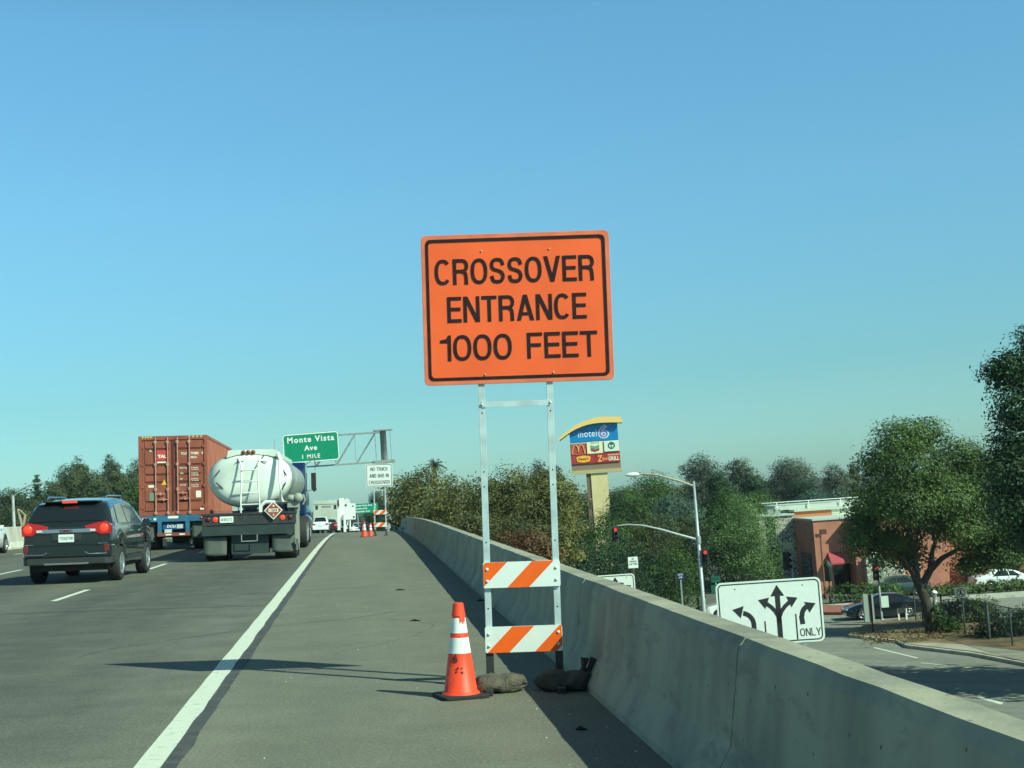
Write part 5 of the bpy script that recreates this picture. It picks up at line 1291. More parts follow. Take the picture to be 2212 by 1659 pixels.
    for s in (-1, 1):
        for k, x in enumerate((.90, 1.10)):
            lit = (k == 0)
            MB().lathe([(0, -.02), (.05, -.016), (.065, 0), (.065, .02)], 'Y', 16, (s*x, -.43, 1.14)).obj('tail_light', RED_LIT if lit else mat('dim_red_lens', (.10, .012, .012), .3), t)
    pl = MB().prism(rrect(.36, .17, .015, -.60, 1.13), -.45, -.425, 'Y').obj('licence_plate', SIGNW, t)
    text('lettering', '4HR5172', .30, .075, mat('plate_blue', (.10, .13, .17), .5), pl, (-.75, -.452, 1.09), bold=0)
    # placard
    c = (.66, 1.34)
    pc = MB().prism([(c[0], c[1]-.25), (c[0]+.25, c[1]), (c[0], c[1]+.25), (c[0]-.25, c[1])], -.50, -.46, 'Y').obj('hazard_placard', mat('placard_white', (.85, .78, .66), .5), t, Matrix.Rotation(0, 4, 'Y'))
    MB().prism([(c[0], c[1]-.215), (c[0]+.215, c[1]), (c[0], c[1]+.215), (c[0]-.215, c[1])], -.505, -.501, 'Y').obj('placard_field', mat('placard_brown_red', (.30, .075, .04), .5), pc)
    MB().box((c[0]-.13, -.510, c[1]-.045), (c[0]+.13, -.506, c[1]+.045)).lathe([(0, -.51), (.03, -.51), (.03, -.506)], 'Y', 10, (c[0], 0, c[1]+.115)).obj('number_band', mat('placard_white', (.85, .78, .66), .5), pc)
    text('lettering', '1203', .20, .06, SIGNK, pc, (c[0]-.10, -.513, c[1]-.03), bold=.02)
    text('lettering', '3', .04, .06, mat('placard_white', (.85, .78, .66), .5), pc, (c[0]-.02, -.513, c[1]-.15), bold=.02)
    mudflap(t, -1.24, -.62, .16, .66, -.30, FLAP); mudflap(t, .60, 1.20, .20, .66, -.30, FLAP)
    MB().tube([(1.27, -.4, .55), (1.27, -.38, .25)], .035, 8).obj('chrome_tip', CHROME, t)
    MB().box((1.20, .0, .40), (1.30, 1.0, 1.45)).box((1.02, .2, 1.30), (1.28, 2.0, 1.52)).obj('side_fairing', mat('sage_steel', (.28, .31, .25), .6), t)
    for y in (.55, 1.85): both(lambda s: wheel(t, s*.94, y, .52, .60, s, GALV_D, 8))
    tractor(t, 11.9, mat('dark_blue_cab_paint', (.005, .022, .085), .25, coat=.8), H=2.98)
tanker()

def container_truck():
    D = 50.3; X = FRX(375, D)
    t = thing('container_truck', 'rust red shipping container truck on a blue chassis', 'truck', road(X, D, 0, yaw=HEAD+.012))
    RUSTY = mat('rust_red_container_paint', (.30, .080, .045), .6, var=.22, scale=1.6, bump=.2, bscale=6)
    RLT = mat('pale_rust_rod', (.52, .26, .19), .6, var=.2, scale=6); DKR = mat('container_dark_red', (.12, .028, .018), .8)
    CW = mat('stencil_white', (.90, .84, .70), .6, var=.25, scale=30)
    z0, z1, W_ = 1.24, 4.12, 1.22
    fr = MB().box((-W_, 0, z0), (-W_+.12, .12, z1)).box((W_-.12, 0, z0), (W_, .12, z1)).box((-W_+.12, 0.003, z1-.15), (W_-.12, .12, z1-.003)).box((-W_+.12, .003, z0+.003), (W_-.12, .12, z0+.14))
    cf = fr.obj('container_frame', RUSTY, t, bevel=.008)
    # corrugated sides and roof as one shell
    mb = MB(); n = int(12.0/.28); prof = []
    for i in range(n):
        y = .12+.28*i; prof += [(y, 0), (y+.07, 0), (y+.11, .036), (y+.21, .036), (y+.25, 0)]
    for s in (-1, 1):
        vs = [(s*(W_-.012-d), y, z) for y, d in prof for z in (z0+.12, z1-.10)]
        mb.add(vs, [(2*i, 2*i+1, 2*i+3, 2*i+2) for i in range(len(prof)-1)])
        mb.box((min(s*W_, s*(W_-.08)), .12, z1-.10), (max(s*W_, s*(W_-.08)), 12.19, z1)); mb.box((min(s*W_, s*(W_-.08)), .12, z0), (max(s*W_, s*(W_-.08)), 12.19, z0+.12))
    mb.box((-W_+.08, .12, z1-.06), (W_-.08, 12.19, z1-.02)).box((-W_+.08, 12.1, z0), (W_-.08, 12.19, z1-.06)).box((-W_+.08, .12, z0+.02), (W_-.08, 12.1, z0+.08))
    mb.obj('container_shell', mat('container_side_paint', (.38, .115, .065), .65, var=.2, scale=1.0), t)
    # doors
    for s in (-1, 1):
        d = MB(); xa, xb = (-W_+.125, -.03) if s < 0 else (.03, W_-.125)
        d.box((xa, .035, z0+.145), (xb, .075, z1-.155))
        zs = [z0+.50, z0+1.20, z0+1.48, z0+1.82, z1-.48]
        edges = [z0+.145] + zs + [z1-.155]
        for i in range(len(edges)-1): d.box((xa+.10, .012, edges[i]+.035), (xb-.10, .034, edges[i+1]-.035))
        o = d.obj('door_leaf', RUSTY, t, bevel=.008)
        g = MB()
        for z in zs: g.box((xa+.12, .028, z-.026), (xb-.12, .0345, z+.026))
        g.obj('door_recess', DKR, o)
        for hx in (xa+.0 if s < 0 else xb-.0,):
            h = MB()
            for z in (z0+.3, z0+1.05, z0+1.85, z1-.4): h.box((hx-.05, -.015, z-.05), (hx+.05, .03, z+.05))
            h.obj('hinges', RUSTY, o)
    MB().box((-.028, -.0, z0+.145), (.028, .06, z1-.155)).obj('door_gasket', DKR, t)
    for i, x in enumerate((-.62, -.19, .16, .58)):
        r_ = MB().tube([(x, -.035, z0+.03), (x, -.035, z1-.06)], .021, 8)
        for z in (z0+.10, z0+.95, z0+1.85, z1-.22): r_.box((x-.05, -.05, z-.05), (x+.05, .0, z+.05))
        o = r_.obj('lock_rod', RLT, t)
    for x0, x1, z in ((-.60, -.30, z0+.78), (-.48, -.20, z0+.58), (.18, .50, z0+.80), (.28, .56, z0+.60)):
        MB().box((x0, -.06, z-.014), (x1, -.035, z+.014)).box(((x0+x1)/2-.03, -.065, z-.05), ((x0+x1)/2+.03, -.03, z+.06)).obj('door_handle', RLT, t)
    # markings
    def tx(s, x, z, w_, h_, m=CW): text('lettering', s, w_, h_, m, t, (x, .008, z), bold=.03)
    MB().box((-.56, .002, z1-.88), (-.23, .0115, z1-.53)).obj('red_label', mat('label_red', (.62, .06, .06), .5), t)
    text('lettering', 'TAL', .30, .12, CW, t, (-.54, -.0015, z1-.80), bold=.05)
    MB().box((-.56, .002, z1-.98), (-.20, .0115, z1-.93)).obj('white_stripe', CW, t)
    tx('TCLU', .28, z1-.70, .20, .09); tx('774882', .62, z1-.70, .30, .09); tx('0', 1.02, z1-.70, .05, .09); tx('45G1', .62, z1-.84, .22, .08)
    tx('TL', -.84, z1-.57, .10, .07)
    for i, z in enumerate((z1-1.20, z1-1.40, z1-1.60, z1-1.82)):
        tx(('MAX GR', 'TARE', 'NET', 'CU CAP')[i], .24, z, (.24, .12, .10, .22)[i], .045); tx(('32 500 KG', '3 870 KG', '28 630 KG', '76.4 CU M')[i], .63, z, .25, .04); tx(('71 650 LB', '8 530 LB', '63 120 LB', '2 700 CU FT')[i], .65, z-.065, .25, .04)
    MB().prism([(-.42, z1-1.78), (-.22, z1-1.78), (-.32, z1-1.58)], .002, .0115, 'Y').obj('warning_triangle', mat('warning_yellow', (.85, .45, .03), .5), t)
    MB().box((-.88, .002, z0+1.02), (-.64, .0115, z0+1.11)).box((.80, .002, z0+.62), (.98, .0115, z0+.86)).box((.94, .002, z0+.17), (1.08, .0115, z0+.24)).obj('pale_plate', CW, t)
    MB().box((-.85, .002, z0+.54), (-.66, .0115, z0+.84)).obj('grey_plate', mat('grey_green_plate', (.20, .24, .17), .6), t)
    YL = mat('hazard_yellow', (.70, .62, .10), .6)
    hz = MB()
    for s in (-1, 1):
        for k in range(4): 
            x = s*(.55+.14*k) if s > 0 else -1.10+.10*k
            hz.prism([(x, z1-.075), (x+.05, z1-.075), (x+.08, z1-.02), (x+.03, z1-.02)], -.006, .002, 'Y')
    hz.obj('hazard_stripes', YL, t)
    # chassis
    CB = mat('chassis_blue', (.03, .15, .26), .5, var=.25, scale=3)
    MB().box((-W_+.02, -.05, 1.02), (W_-.02, .15, 1.235)).box((-.5, .15, .95), (-.35, 11.5, 1.2)).box((.35, .15, .95), (.5, 11.5, 1.2)).box((-.56, -.06, .62), (-.42, .06, 1.02)).box((.42, -.06, .62), (.56, .06, 1.02)).obj('chassis_frame', CB, t)
    MB().box((-.58, -.09, .50), (.58, .03, .62)).obj('bumper_bar', mat('dull_red_bar', (.22, .07, .05), .6), t)
    MB().box((-.28, -.095, .53), (-.08, -.09, .58)).box((.2, -.095, .53), (.4, -.09, .58)).box((-.2, -.058, 1.13), (.17, -.052, 1.22)).box((-.70, -.058, 1.08), (-.61, -.052, 1.16)).obj('reflective_tape', CW, t)
    pb = MB().box((-.39, .05, .74), (.39, .07, .95)).obj('chassis_plate', mat('plate_mid_blue', (.01, .10, .32), .5), t)
    text('lettering', 'DCLI', .32, .10, CW, pb, (-.25, .046, .80), bold=.04, shear=.2)
    MB().box((.1, .042, .77), (.34, .049, .92)).obj('pale_half', mat('mint_plate', (.5, .6, .5), .5), pb)
    both(lambda s: [MB().lathe([(0, -.02), (.05, -.015), (.06, 0), (.06, .02)], 'Y', 12, (s*(.98+.13*k), -.055, 1.12)).obj('tail_light', RED_LIT if (s < 0 and k == 0) else RED_LENS, t) for k in (0, 1)])
    mudflap(t, -1.16, -.66, .30, .98, .1, FLAP); mudflap(t, .62, 1.16, .40, .98, .1, FLAP)
    MB().box((-.42, .2, .15), (-.28, .25, .42)).box((.58, .2, .18), (.64, .25, .42)).obj('brake_chambers', mat('pale_grime', (.35, .32, .24), .8), t)
    MB().tube([(-1.0, .9, .5), (1.0, .9, .5)], .08, 10).obj('axle', BLACK, t)
    for y in (.9, 2.15): both(lambda s: wheel(t, s*.92, y, .51, .56, s, GALV_D, 8))
    tractor(t, 12.9, mat('white_cab_paint', (.7, .72, .7), .3, coat=.5), H=3.0)
def FRX(px, y): return (FR.inverted() @ P(px, 1110, y)).x
container_truck()
# lamp post left, beyond the median
def left_lamp():
    D = 92.0; b = P(32.5, 1190, D); top = P(28, 1071, D)
    v = FR.inverted() @ b
    zb = (FR @ Vector((v.x, D, rz(D)))).z
    t = thing('street_lamp', 'slim grey street lamp beyond the median wall with curved arm', 'lamp post', Matrix.Translation((b.x, D, zb)))
    H = P(24, 1071, D).z - zb
    MB().lathe([(.16, 0), (.12, .6), (.085, H), (0, H)], 'Z', 12).obj('pole', GALV_D, t)
    MB().tube([(0, 0, H-.1), (.5, 0, H+.35), (1.1, 0, H+.6), (1.7, 0, H+.70)], [.05, .045, .04, .03], 8).obj('lamp_arm', GALV_D, t)
    MB().box((1.5, -.12, H+.62), (2.1, .12, H+.76)).obj('lamp_head', GALV_D, t, bevel=.03)
left_lamp()
# ================================================================== BUILDING
def building():
    BR = mat('brick_red_stucco', (.46, .185, .12), .85, var=.14, scale=1.2, bump=.2, bscale=20)
    DBR = mat('dark_brick', (.16, .055, .04), .9, var=.2, scale=3)
    ST = bpy.data.materials.new('rubble_stone'); ST.use_nodes = True; nt = ST.node_tree; N = nt.nodes.new; L = nt.links.new
    tc = N('ShaderNodeTexCoord'); v = N('ShaderNodeTexVoronoi'); v.inputs['Scale'].default_value = 5.5; L(tc.outputs['Object'], v.inputs[0])
    v2 = N('ShaderNodeTexVoronoi'); v2.feature = 'DISTANCE_TO_EDGE'; v2.inputs['Scale'].default_value = 5.5; L(tc.outputs['Object'], v2.inputs[0])
    r1 = N('ShaderNodeValToRGB'); r1.color_ramp.elements[0].position = .02; r1.color_ramp.elements[1].position = .10; r1.color_ramp.elements[0].color = (.10, .11, .08, 1); r1.color_ramp.elements[1].color = (1, 1, 1, 1); L(v2.outputs['Distance'], r1.inputs[0])
    hs = N('ShaderNodeMix'); hs.data_type = 'RGBA'; hs.inputs[6].default_value = (.34, .33, .26, 1); hs.inputs[7].default_value = (.66, .66, .54, 1)
    sp = N('ShaderNodeSeparateColor'); L(v.outputs['Color'], sp.inputs[0]); L(sp.outputs[0], hs.inputs[0])
    mu = N('ShaderNodeMix'); mu.data_type = 'RGBA'; mu.blend_type = 'MULTIPLY'; mu.inputs[0].default_value = 1; L(hs.outputs[2], mu.inputs[6]); L(r1.outputs[0], mu.inputs[7]); L(mu.outputs[2], nt.nodes['Principled BSDF'].inputs[0])
    nt.nodes['Principled BSDF'].inputs['Roughness'].default_value = .9
    bp = N('ShaderNodeBump'); bp.inputs['Strength'].default_value = .6; bp.inputs['Distance'].default_value = .05; L(v2.outputs['Distance'], bp.inputs['Height']); L(bp.outputs[0], nt.nodes['Principled BSDF'].inputs['Normal'])
    CRM = mat('cream_siding', (.70, .70, .52), .8, var=.05, scale=2); TRIM = mat('pale_green_trim', (.48, .54, .46), .7); ORB = mat('orange_stucco', (.56, .19, .075), .85)
    def zz(x, y, D): return P(x, y, D).z
    z0 = STREET
    t = thing('restaurant_building', 'low brick red and stone restaurant with red awning behind the parking lot', 'building', Matrix.Translation((22, 105, z0)))
    t.matrix_world = Matrix.Identity(4)
    X0 = P(1762, 1200, 105).x; XL = P(1640, 1150, 112).x
    zA = zz(1762, 1125, 105); zB = zz(1722, 1112, 112)
    # front brick block with a shaded entrance recess
    w_ = MB().box((X0, 105, z0), (X0+1.25, 122, zA)).box((X0+1.25, 105, z0+2.2), (X0+2.7, 122, zA)).box((X0+2.7, 103.8, z0), (X0+9.5, 122, zA)).box((X0+9.5, 105.6, z0), (X0+34, 122, zA))
    w_.box((X0+1.25, 107.2, z0), (X0+2.7, 122, z0+2.2)); w_.obj('brick_wall', BR, t)
    MB().box((X0+1.3, 106.0, z0), (X0+2.65, 106.18, z0+2.15)).obj('entrance_glazing', GLASS_K, t)
    MB().box((X0-.08, 104.9, zA+.003), (X0+34, 122.1, zA+.15)).box((X0+2.62, 103.7, zA+.003), (X0+9.58, 104.9, zA+.15)).obj('parapet_cap', TRIM, t)
    # rear taller wing
    XS = P(1723, 1150, 112).x
    sw = MB().box((XL, 112, z0), (XS-2.55, 124, zB)).box((XS-1.75, 112, z0), (X0-.003, 124, zB-.0)); sw.obj('stone_wall', ST, t)
    MB().box((XS-2.55, 112.6, z0), (XS-1.75, 124, zB-.1)).obj('recessed_bay', mat('shadow_recess', (.10, .12, .14), .7), t)  # shadow in the bay is painted in as a dark colour
    for (x0, x1) in ((XL+.4, XL+1.5),): MB().box((x0, 111.96, z0+1.2), (x1, 111.998, z0+3.4)).obj('window', GLASS_K, t)
    zC = zz(1800, 1100, 112)
    xa = X0+.05; xb = P(1797, 1110, 112).x
    MB().box((X0-.0, 112.03, zA+.16), (xb, 124, zC)).obj('orange_upper_wall', ORB, t)
    si = MB().box((xb, 112.03, zA+.16), (X0+30, 124, zC))
    for i in range(4): si.box((xb+.02, 111.99, zA+.3+.28*i), (X0+30, 112.03, zA+.33+.28*i))
    si.obj('siding_wall', CRM, t)
    MB().box((XL-.1, 111.9, zC-.0+.003) if False else (XL-.1, 111.85, zB+.003), (X0-.01, 124.1, zB+.14)).box((X0, 111.85, zC+.003), (X0+30, 124.1, zC+.16)).obj('roof_trim', TRIM, t)
    MB().box((X0-1.2, 114, zC+.16), (X0+12, 120, zC+.55)).obj('roof_curb', TRIM, t)
    rl = MB().box((X0-2.2, 113.8, zC+.78), (X0+16, 113.9, zC+.84))
    for x in (X0-1.0, X0+1.6, X0+4.2, X0+7): rl.box((x, 113.82, zC+.16), (x+.07, 113.88, zC+.78))
    rl.obj('roof_rail', WHITE, t)
    for x, y, s in ((XL+1.2, 114, .5), (XL+2.4, 114.5, .35), (XL+3.2, 114, .28)): MB().box((x, y, zB), (x+1.0*s*2, y+1, zB+s)).obj('roof_unit', GALV, t, bevel=.02)
    # windows of the shaded left face and the front
    MB().box((X0-.03, 106.5, z0+.9), (X0-.003, 110.5, z0+3.0)).obj('window', GLASS_K, t)
    # awning
    ax, ay = X0+.92, 104.995; aw = 1.0
    AW = mat('pink_red_awning', (.40, .06, .075), .7)
    MB().prism([(ay, z0+3.10), (ay-.9, z0+2.35), (ay-.9, z0+2.22), (ay, z0+2.25)], ax, ax+aw, 'X').obj('awning', AW, t)
    # stone gable feature right, behind the tree
    x1 = P(1868, 1250, 104).x
    MB().prism([(x1, z0), (x1, z0+2.5), (x1+.4, z0+3.0), (x1+1.0, z0+2.95), (x1+2.7, z0+1.8), (x1+3.1, z0)], 103.1, 103.79, 'Y').obj('stone_wing', ST, t)
    tw = MB().box((X0+9.2, 105.3, z0+.2), (X0+9.49, 105.59, z0+4)); tw.box((X0+12, 105.56, z0+1.1), (X0+15, 105.597, z0+2.6)); tw.obj('dark_window', GLASS_K, t)
    sg = MB().box((X0+17.5, 105.5, z0+2.45), (X0+27, 105.59, z0+2.60)).obj('sign_rail', CRM, t)
    text('lettering', 'MONGOLIAN GRILL', 8.6, .62, CRM, t, (X0+18.0, 105.58, z0+2.72), bold=.03, depth=.02)
    # arched canopy
    return X0
BX0 = building()

# ================================================================== PLANTS
def leaf_arrays(cent, size, rng, up=0.35, aspect=.55, out=None):
    n = len(cent)
    nrm = rng.normal(size=(n, 3)); nrm[:, 2] = np.abs(nrm[:, 2]) + up
    if out is not None: nrm = nrm*0.55 + out*1.05
    nrm /= np.linalg.norm(nrm, axis=1, keepdims=True)
    a = rng.normal(size=(n, 3)); a -= (a*nrm).sum(1, keepdims=True)*nrm; a /= np.linalg.norm(a, axis=1, keepdims=True)
    b = np.cross(nrm, a); s = (size*rng.uniform(.6, 1.4, (n, 1)))
    a = a*s; b = b*s*aspect
    v = np.stack([cent-a, cent-b*.9+a*.15, cent+a, cent+b*.9+a*.15], 1).reshape(-1, 3)
    return v
def quads_mesh(name, v, m):
    n = len(v)//4; me = bpy.data.meshes.new(name)
    me.vertices.add(len(v)); me.vertices.foreach_set('co', v.astype(np.float32).ravel())
    me.loops.add(4*n); me.loops.foreach_set('vertex_index', np.arange(4*n, dtype=np.int32))
    me.polygons.add(n); me.polygons.foreach_set('loop_start', np.arange(0, 4*n, 4, dtype=np.int32))
    me.polygons.foreach_set('loop_total', np.full(n, 4, dtype=np.int32))
    me.materials.append(m); me.update(calc_edges=True); return me
def crown_points(lobes, n, rng, clump=.32, per=14):
    L = np.array(lobes, float); area = (L[:, 3]*L[:, 4] + L[:, 4]*L[:, 5] + L[:, 3]*L[:, 5]); p = area/area.sum()
    nc = max(8, n//per); k = rng.choice(len(L), nc, p=p)
    d = rng.normal(size=(nc, 3)); d /= np.linalg.norm(d, axis=1, keepdims=True)
    r = 1 - .42*rng.random((nc, 1))**1.7
    c = L[k, :3] + d*L[k, 3:6]*r
    cs = clump*rng.uniform(.6, 1.5, (nc, 1))
    j = rng.integers(0, nc, n)
    off = np.clip(rng.normal(size=(n, 3)), -1.5, 1.5); off[:, 2] *= .7
    pts = c[j] + off*cs[j]
    return pts, d[j]
def auto_lobes(W_, H_, z0, k, rng, flat=1.0, D_=None):
    "lobes spread over an ellipsoid envelope of width W_, height H_, bottom z0"
    D_ = D_ or W_; out = [(0, 0, z0+H_*.5, W_*.36, D_*.36, H_*.40), (rng.uniform(-.08, .08)*W_, 0, z0+H_*.82, W_*.26, W_*.26, H_*.17)]
    for i in range(k):
        a = 2*PI*(i+rng.random()*.7)/k*2.4; t = (i+.5)/k
        zc = z0 + H_*(.18+.68*t); e = math.sqrt(max(.05, 1-((zc-z0-H_*.45)/(H_*.58))**2))
        r = W_*.5*e*.62
        s = rng.uniform(.20, .33)
        out.append((math.cos(a)*r, math.sin(a)*r*D_/W_, zc, W_*s*flat, W_*s, min(H_*.26, W_*s)*rng.uniform(.7, 1.0)))
    return out
BARK = mat('dark_bark', (.055, .045, .035), .95, var=.4, scale=6, bump=.8, bscale=14)
BARKP = mat('pale_bark', (.30, .26, .18), .9, var=.3, scale=3)
def plant(name, label, cat, base, lobes, n, size, m, seed, clump=.32, trunk=None, limbs=(), bark=BARK, aspect=.55, group=None, stem_r=.12, up=.35, per=14):
    rng = np.random.default_rng(seed)
    t = thing(name, label, cat, Matrix.Translation(base), group)
    pts, out = crown_points(lobes, n, rng, clump, per)
    o = bpy.data.objects.new('crown', quads_mesh('crown', leaf_arrays(pts, size, rng, up, aspect, out), m)); COL.objects.link(o); o.parent = t
    if trunk is None:
        h = min(l[2] for l in lobes); trunk = [((0, 0, -.3), stem_r*1.3), ((.1, 0, h*.6), stem_r), ((0, .1, max(l[2] for l in lobes)*.8), stem_r*.35)]
        limbs = [[((0, 0, max(.3, h*.6)), stem_r*.6), (tuple(np.array(l[:3])*.9), stem_r*.15)] for l in lobes[1:6]]
    mb = MB().tube([p for p, r in trunk], [r for p, r in trunk], 10)
    for lb in limbs: mb.tube([p for p, r in lb], [r for p, r in lb], 7)
    mb.obj('trunk', bark, t)
    return t
def tree_at(px, top, wpx, D, label, m, seed, base_z=None, hfrac=.8, k=9, dens=1.0, leaf=None, name='tree', group=None, clump=None, bark=BARK, botpx=None, flat=1.0, aspect=.55):
    u = D/FPX; c = P(px, top, D); W_ = wpx*u
    bz = STREET if base_z is None else base_z
    H = c.z - bz; hc = H*hfrac if botpx is None else (botpx-top)*u
    rng = np.random.default_rng(seed)
    lobes = auto_lobes(W_*1.02, hc*.98, H-hc, k, rng, flat)
    leaf = (leaf or .1)*.8
    _ = max(.07, 1.5*u*2.16*.62)
    dens *= 1.0 if D < 100 else 2.2
    n = int(min(42000, dens*1.5*(W_*hc*1.3)/(leaf*leaf*aspect*2)))
    return plant(name, label, 'tree', (c.x, D, bz), lobes, n, leaf, m, seed, clump or W_*.055, stem_r=max(.1, H*.016), group=group, bark=bark, aspect=aspect)

L_OLIVE = leafmat('olive_yellow_leaves', (.35, .33, .105), (.060, .075, .026), .3, .35)
L_GREEN = leafmat('mid_green_leaves', (.11, .20, .05), (.027, .060, .022), .35, .4)
L_BRIGHT = leafmat('bright_green_leaves', (.24, .36, .13), (.035, .085, .028), .35, .4)
L_DARK = leafmat('dark_green_leaves', (.048, .10, .045), (.016, .038, .024), .28, .4)
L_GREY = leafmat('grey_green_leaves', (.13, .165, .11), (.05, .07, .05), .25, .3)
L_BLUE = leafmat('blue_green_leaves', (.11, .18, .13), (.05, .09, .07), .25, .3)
L_BROWN = leafmat('dry_brown_leaves', (.24, .14, .065), (.10, .055, .03), .25, .8)
L_RUST = leafmat('rusty_green_leaves', (.16, .155, .065), (.045, .062, .026), .25, .35)
L_MIX = leafmat('mixed_brown_green_leaves', (.115, .135, .045), (.028, .042, .018), .25, .35)
L_HAZY = leafmat('hazed_far_leaves', (.095, .115, .085), (.045, .062, .055), .2, .25)  # distance haze mixed into the leaf colour
L_LEFT = leafmat('eucalyptus_leaves', (.125, .165, .068), (.035, .055, .028), .25, .25)

# --- the big tree by the fence: forked trunk and layered crown
def big_tree():
    D = 75.0; u = D/FPX; b = G(2012, 1372, STREET); D = b.y; u = D/FPX
    def q(px, py, dy=0.0):
        v = P(px, py, D+dy); return (v.x-b.x, dy, v.z-STREET)
    def lobe(px, py, w_, h_, dy=0.0):
        c = q(px, py, dy); return (*c, w_*u/2, max(w_, h_)*u/2*.8, h_*u/2)
    _lb = lobe
    def lobe(px, py, *a): return _lb(px+8, py+6, *a)
    lobes = [lobe(1935, 950, 100, 80), lobe(1985, 935, 90, 60), lobe(1890, 1000, 80, 70, 1), lobe(1960, 1010, 150, 110, -1), lobe(2060, 990, 110, 80, 1), lobe(1890, 1080, 110, 90), lobe(1960, 1090, 130, 80, -1.5), lobe(2040, 1070, 140, 90, -1), lobe(2120, 1040, 100, 90, 0), lobe(2140, 1110, 110, 80, 0), lobe(2075, 1140, 140, 70, -.8), lobe(1870, 1150, 90, 80, .5), lobe(1930, 1165, 110, 60, 1), lobe(2130, 1180, 120, 60, 1), lobe(1900, 1200, 60, 40, .5), lobe(2185, 1150, 80, 60, 1), lobe(2155, 1075, 70, 70, .5), lobe(2100, 1000, 70, 60, .5), lobe(2010, 1120, 120, 60, 1.5), lobe(2160, 1205, 70, 40, .5), lobe(1858, 1110, 60, 60, .3), lobe(1856, 1165, 60, 60), lobe(1955, 1205, 80, 40, 1.2), lobe(2165, 1125, 60, 70, -.4), lobe(2090, 1215, 70, 34, .8)]
    tk = [((0, 0, -.2), .36), (q(2010, 1350), .30), (q(2003, 1310), .27), (q(1990, 1275), .27), (q(1975, 1245, .1), .22)]
    lb = [[(q(1990, 1275), .22), (q(2010, 1235), .19), (q(2035, 1210, -.3), .14), (q(2075, 1188, -.5), .10), (q(2110, 1175), .05)],
          [(q(1978, 1250), .20), (q(1955, 1215), .13), (q(1925, 1185, .3), .09), (q(1895, 1160), .04)],
          [(q(1982, 1252), .17), (q(1975, 1200), .14), (q(1965, 1150), .11), (q(1960, 1080), .07), (q(1955, 1000), .03)],
          [(q(2008, 1238), .15), (q(2015, 1190, .2), .12), (q(2035, 1140, .3), .09), (q(2060, 1080), .05)],
          [(q(1968, 1160), .09), (q(1935, 1120), .06), (q(1905, 1080), .03)], [(q(2020, 1175), .09), (q(2000, 1110), .06), (q(1990, 1030), .03)],
          [(q(2070, 1190, -.5), .08), (q(2125, 1203), .05), (q(2150, 1190), .03)]]
    plant('broadleaf_tree', 'large green street tree with dark forked trunk on the dirt island', 'tree', (b.x, D, STREET+.1), lobes, 70000, .085, leafmat('street_tree_leaves', (.155, .24, .065), (.040, .075, .028), .35, .45), 21, clump=.36, trunk=tk, limbs=lb, per=22)
    # suckers at the foot
    plant('foot_shrub', 'small green shrub growing at the foot of the big tree', 'shrub', (b.x+.65, D-.3, STREET+.15), [(0, 0, .35, .75, .6, .5), (.5, 0, .25, .5, .5, .35), (-.3, 0, .9, .35, .35, .7)], 1600, .07, L_GREEN, 5, .12, stem_r=.04)
    g = MB(); rnd = random.Random(8); pts = []
    rng = np.random.default_rng(3); cs = np.array([(b.x+rng.uniform(-4.2, 3.5), D+rng.uniform(-3.6, 1.5), STREET+.17+rng.uniform(0, .1)) for _ in range(900)])
    o = bpy.data.objects.new('ground_cover', quads_mesh('ground_cover', leaf_arrays(cs, .085, rng, .3), leafmat('dry_litter', (.20, .20, .07), (.13, .07, .035), .1, .6))); COL.objects.link(o)
    tag(o, 'dry weeds and leaf litter on the dirt under the big tree', 'weeds', kind='stuff')
big_tree()
# --- dark tree at the right edge
def right_tree():
    D = 56.0; u = D/FPX; b = P(2290, 1250, D)
    def lobe(px, py, w_, h_, dy=0.0):
        px += 11; py += 8; c = P(px, py, D+dy); return (c.x-b.x, dy, c.z-STREET, w_*u/2, max(w_, h_)*u/2*.8, h_*u/2)
    lobes = [lobe(2185, 785, 120, 80), lobe(2240, 740, 120, 100), lobe(2210, 860, 150, 120), lobe(2195, 940, 130, 110), lobe(2190, 1010, 150, 110), lobe(2210, 1090, 150, 100), lobe(2300, 850, 160, 240), lobe(2300, 1040, 180, 220), lobe(2390, 900, 160, 220, 1), lobe(2225, 1150, 110, 60), lobe(2145, 800, 60, 60), lobe(2350, 780, 130, 120)]
    plant('tall_dark_tree', 'tall dark dense tree cut off by the right edge of the photo', 'tree', (b.x, D, STREET), lobes, 55000, .08, leafmat('deep_green_leaves', (.048, .10, .036), (.010, .030, .014), .22, .5), 31, clump=.26, stem_r=.3, per=18)
right_tree()
def terr(px, D, off=0.0):
    "ground height below the column px at distance D"
    v = P(px, 1150, D); q = FR @ Vector((BX(D), D, rz(D))); d = v.x - q.x
    z = q.z + float(np.interp(d, [0, 1.2, 3.2, 6, 9, 11], [-.6, -.6, -1.9, -4.0, -6.2, -7.45]))
    return max(z, -7.5)
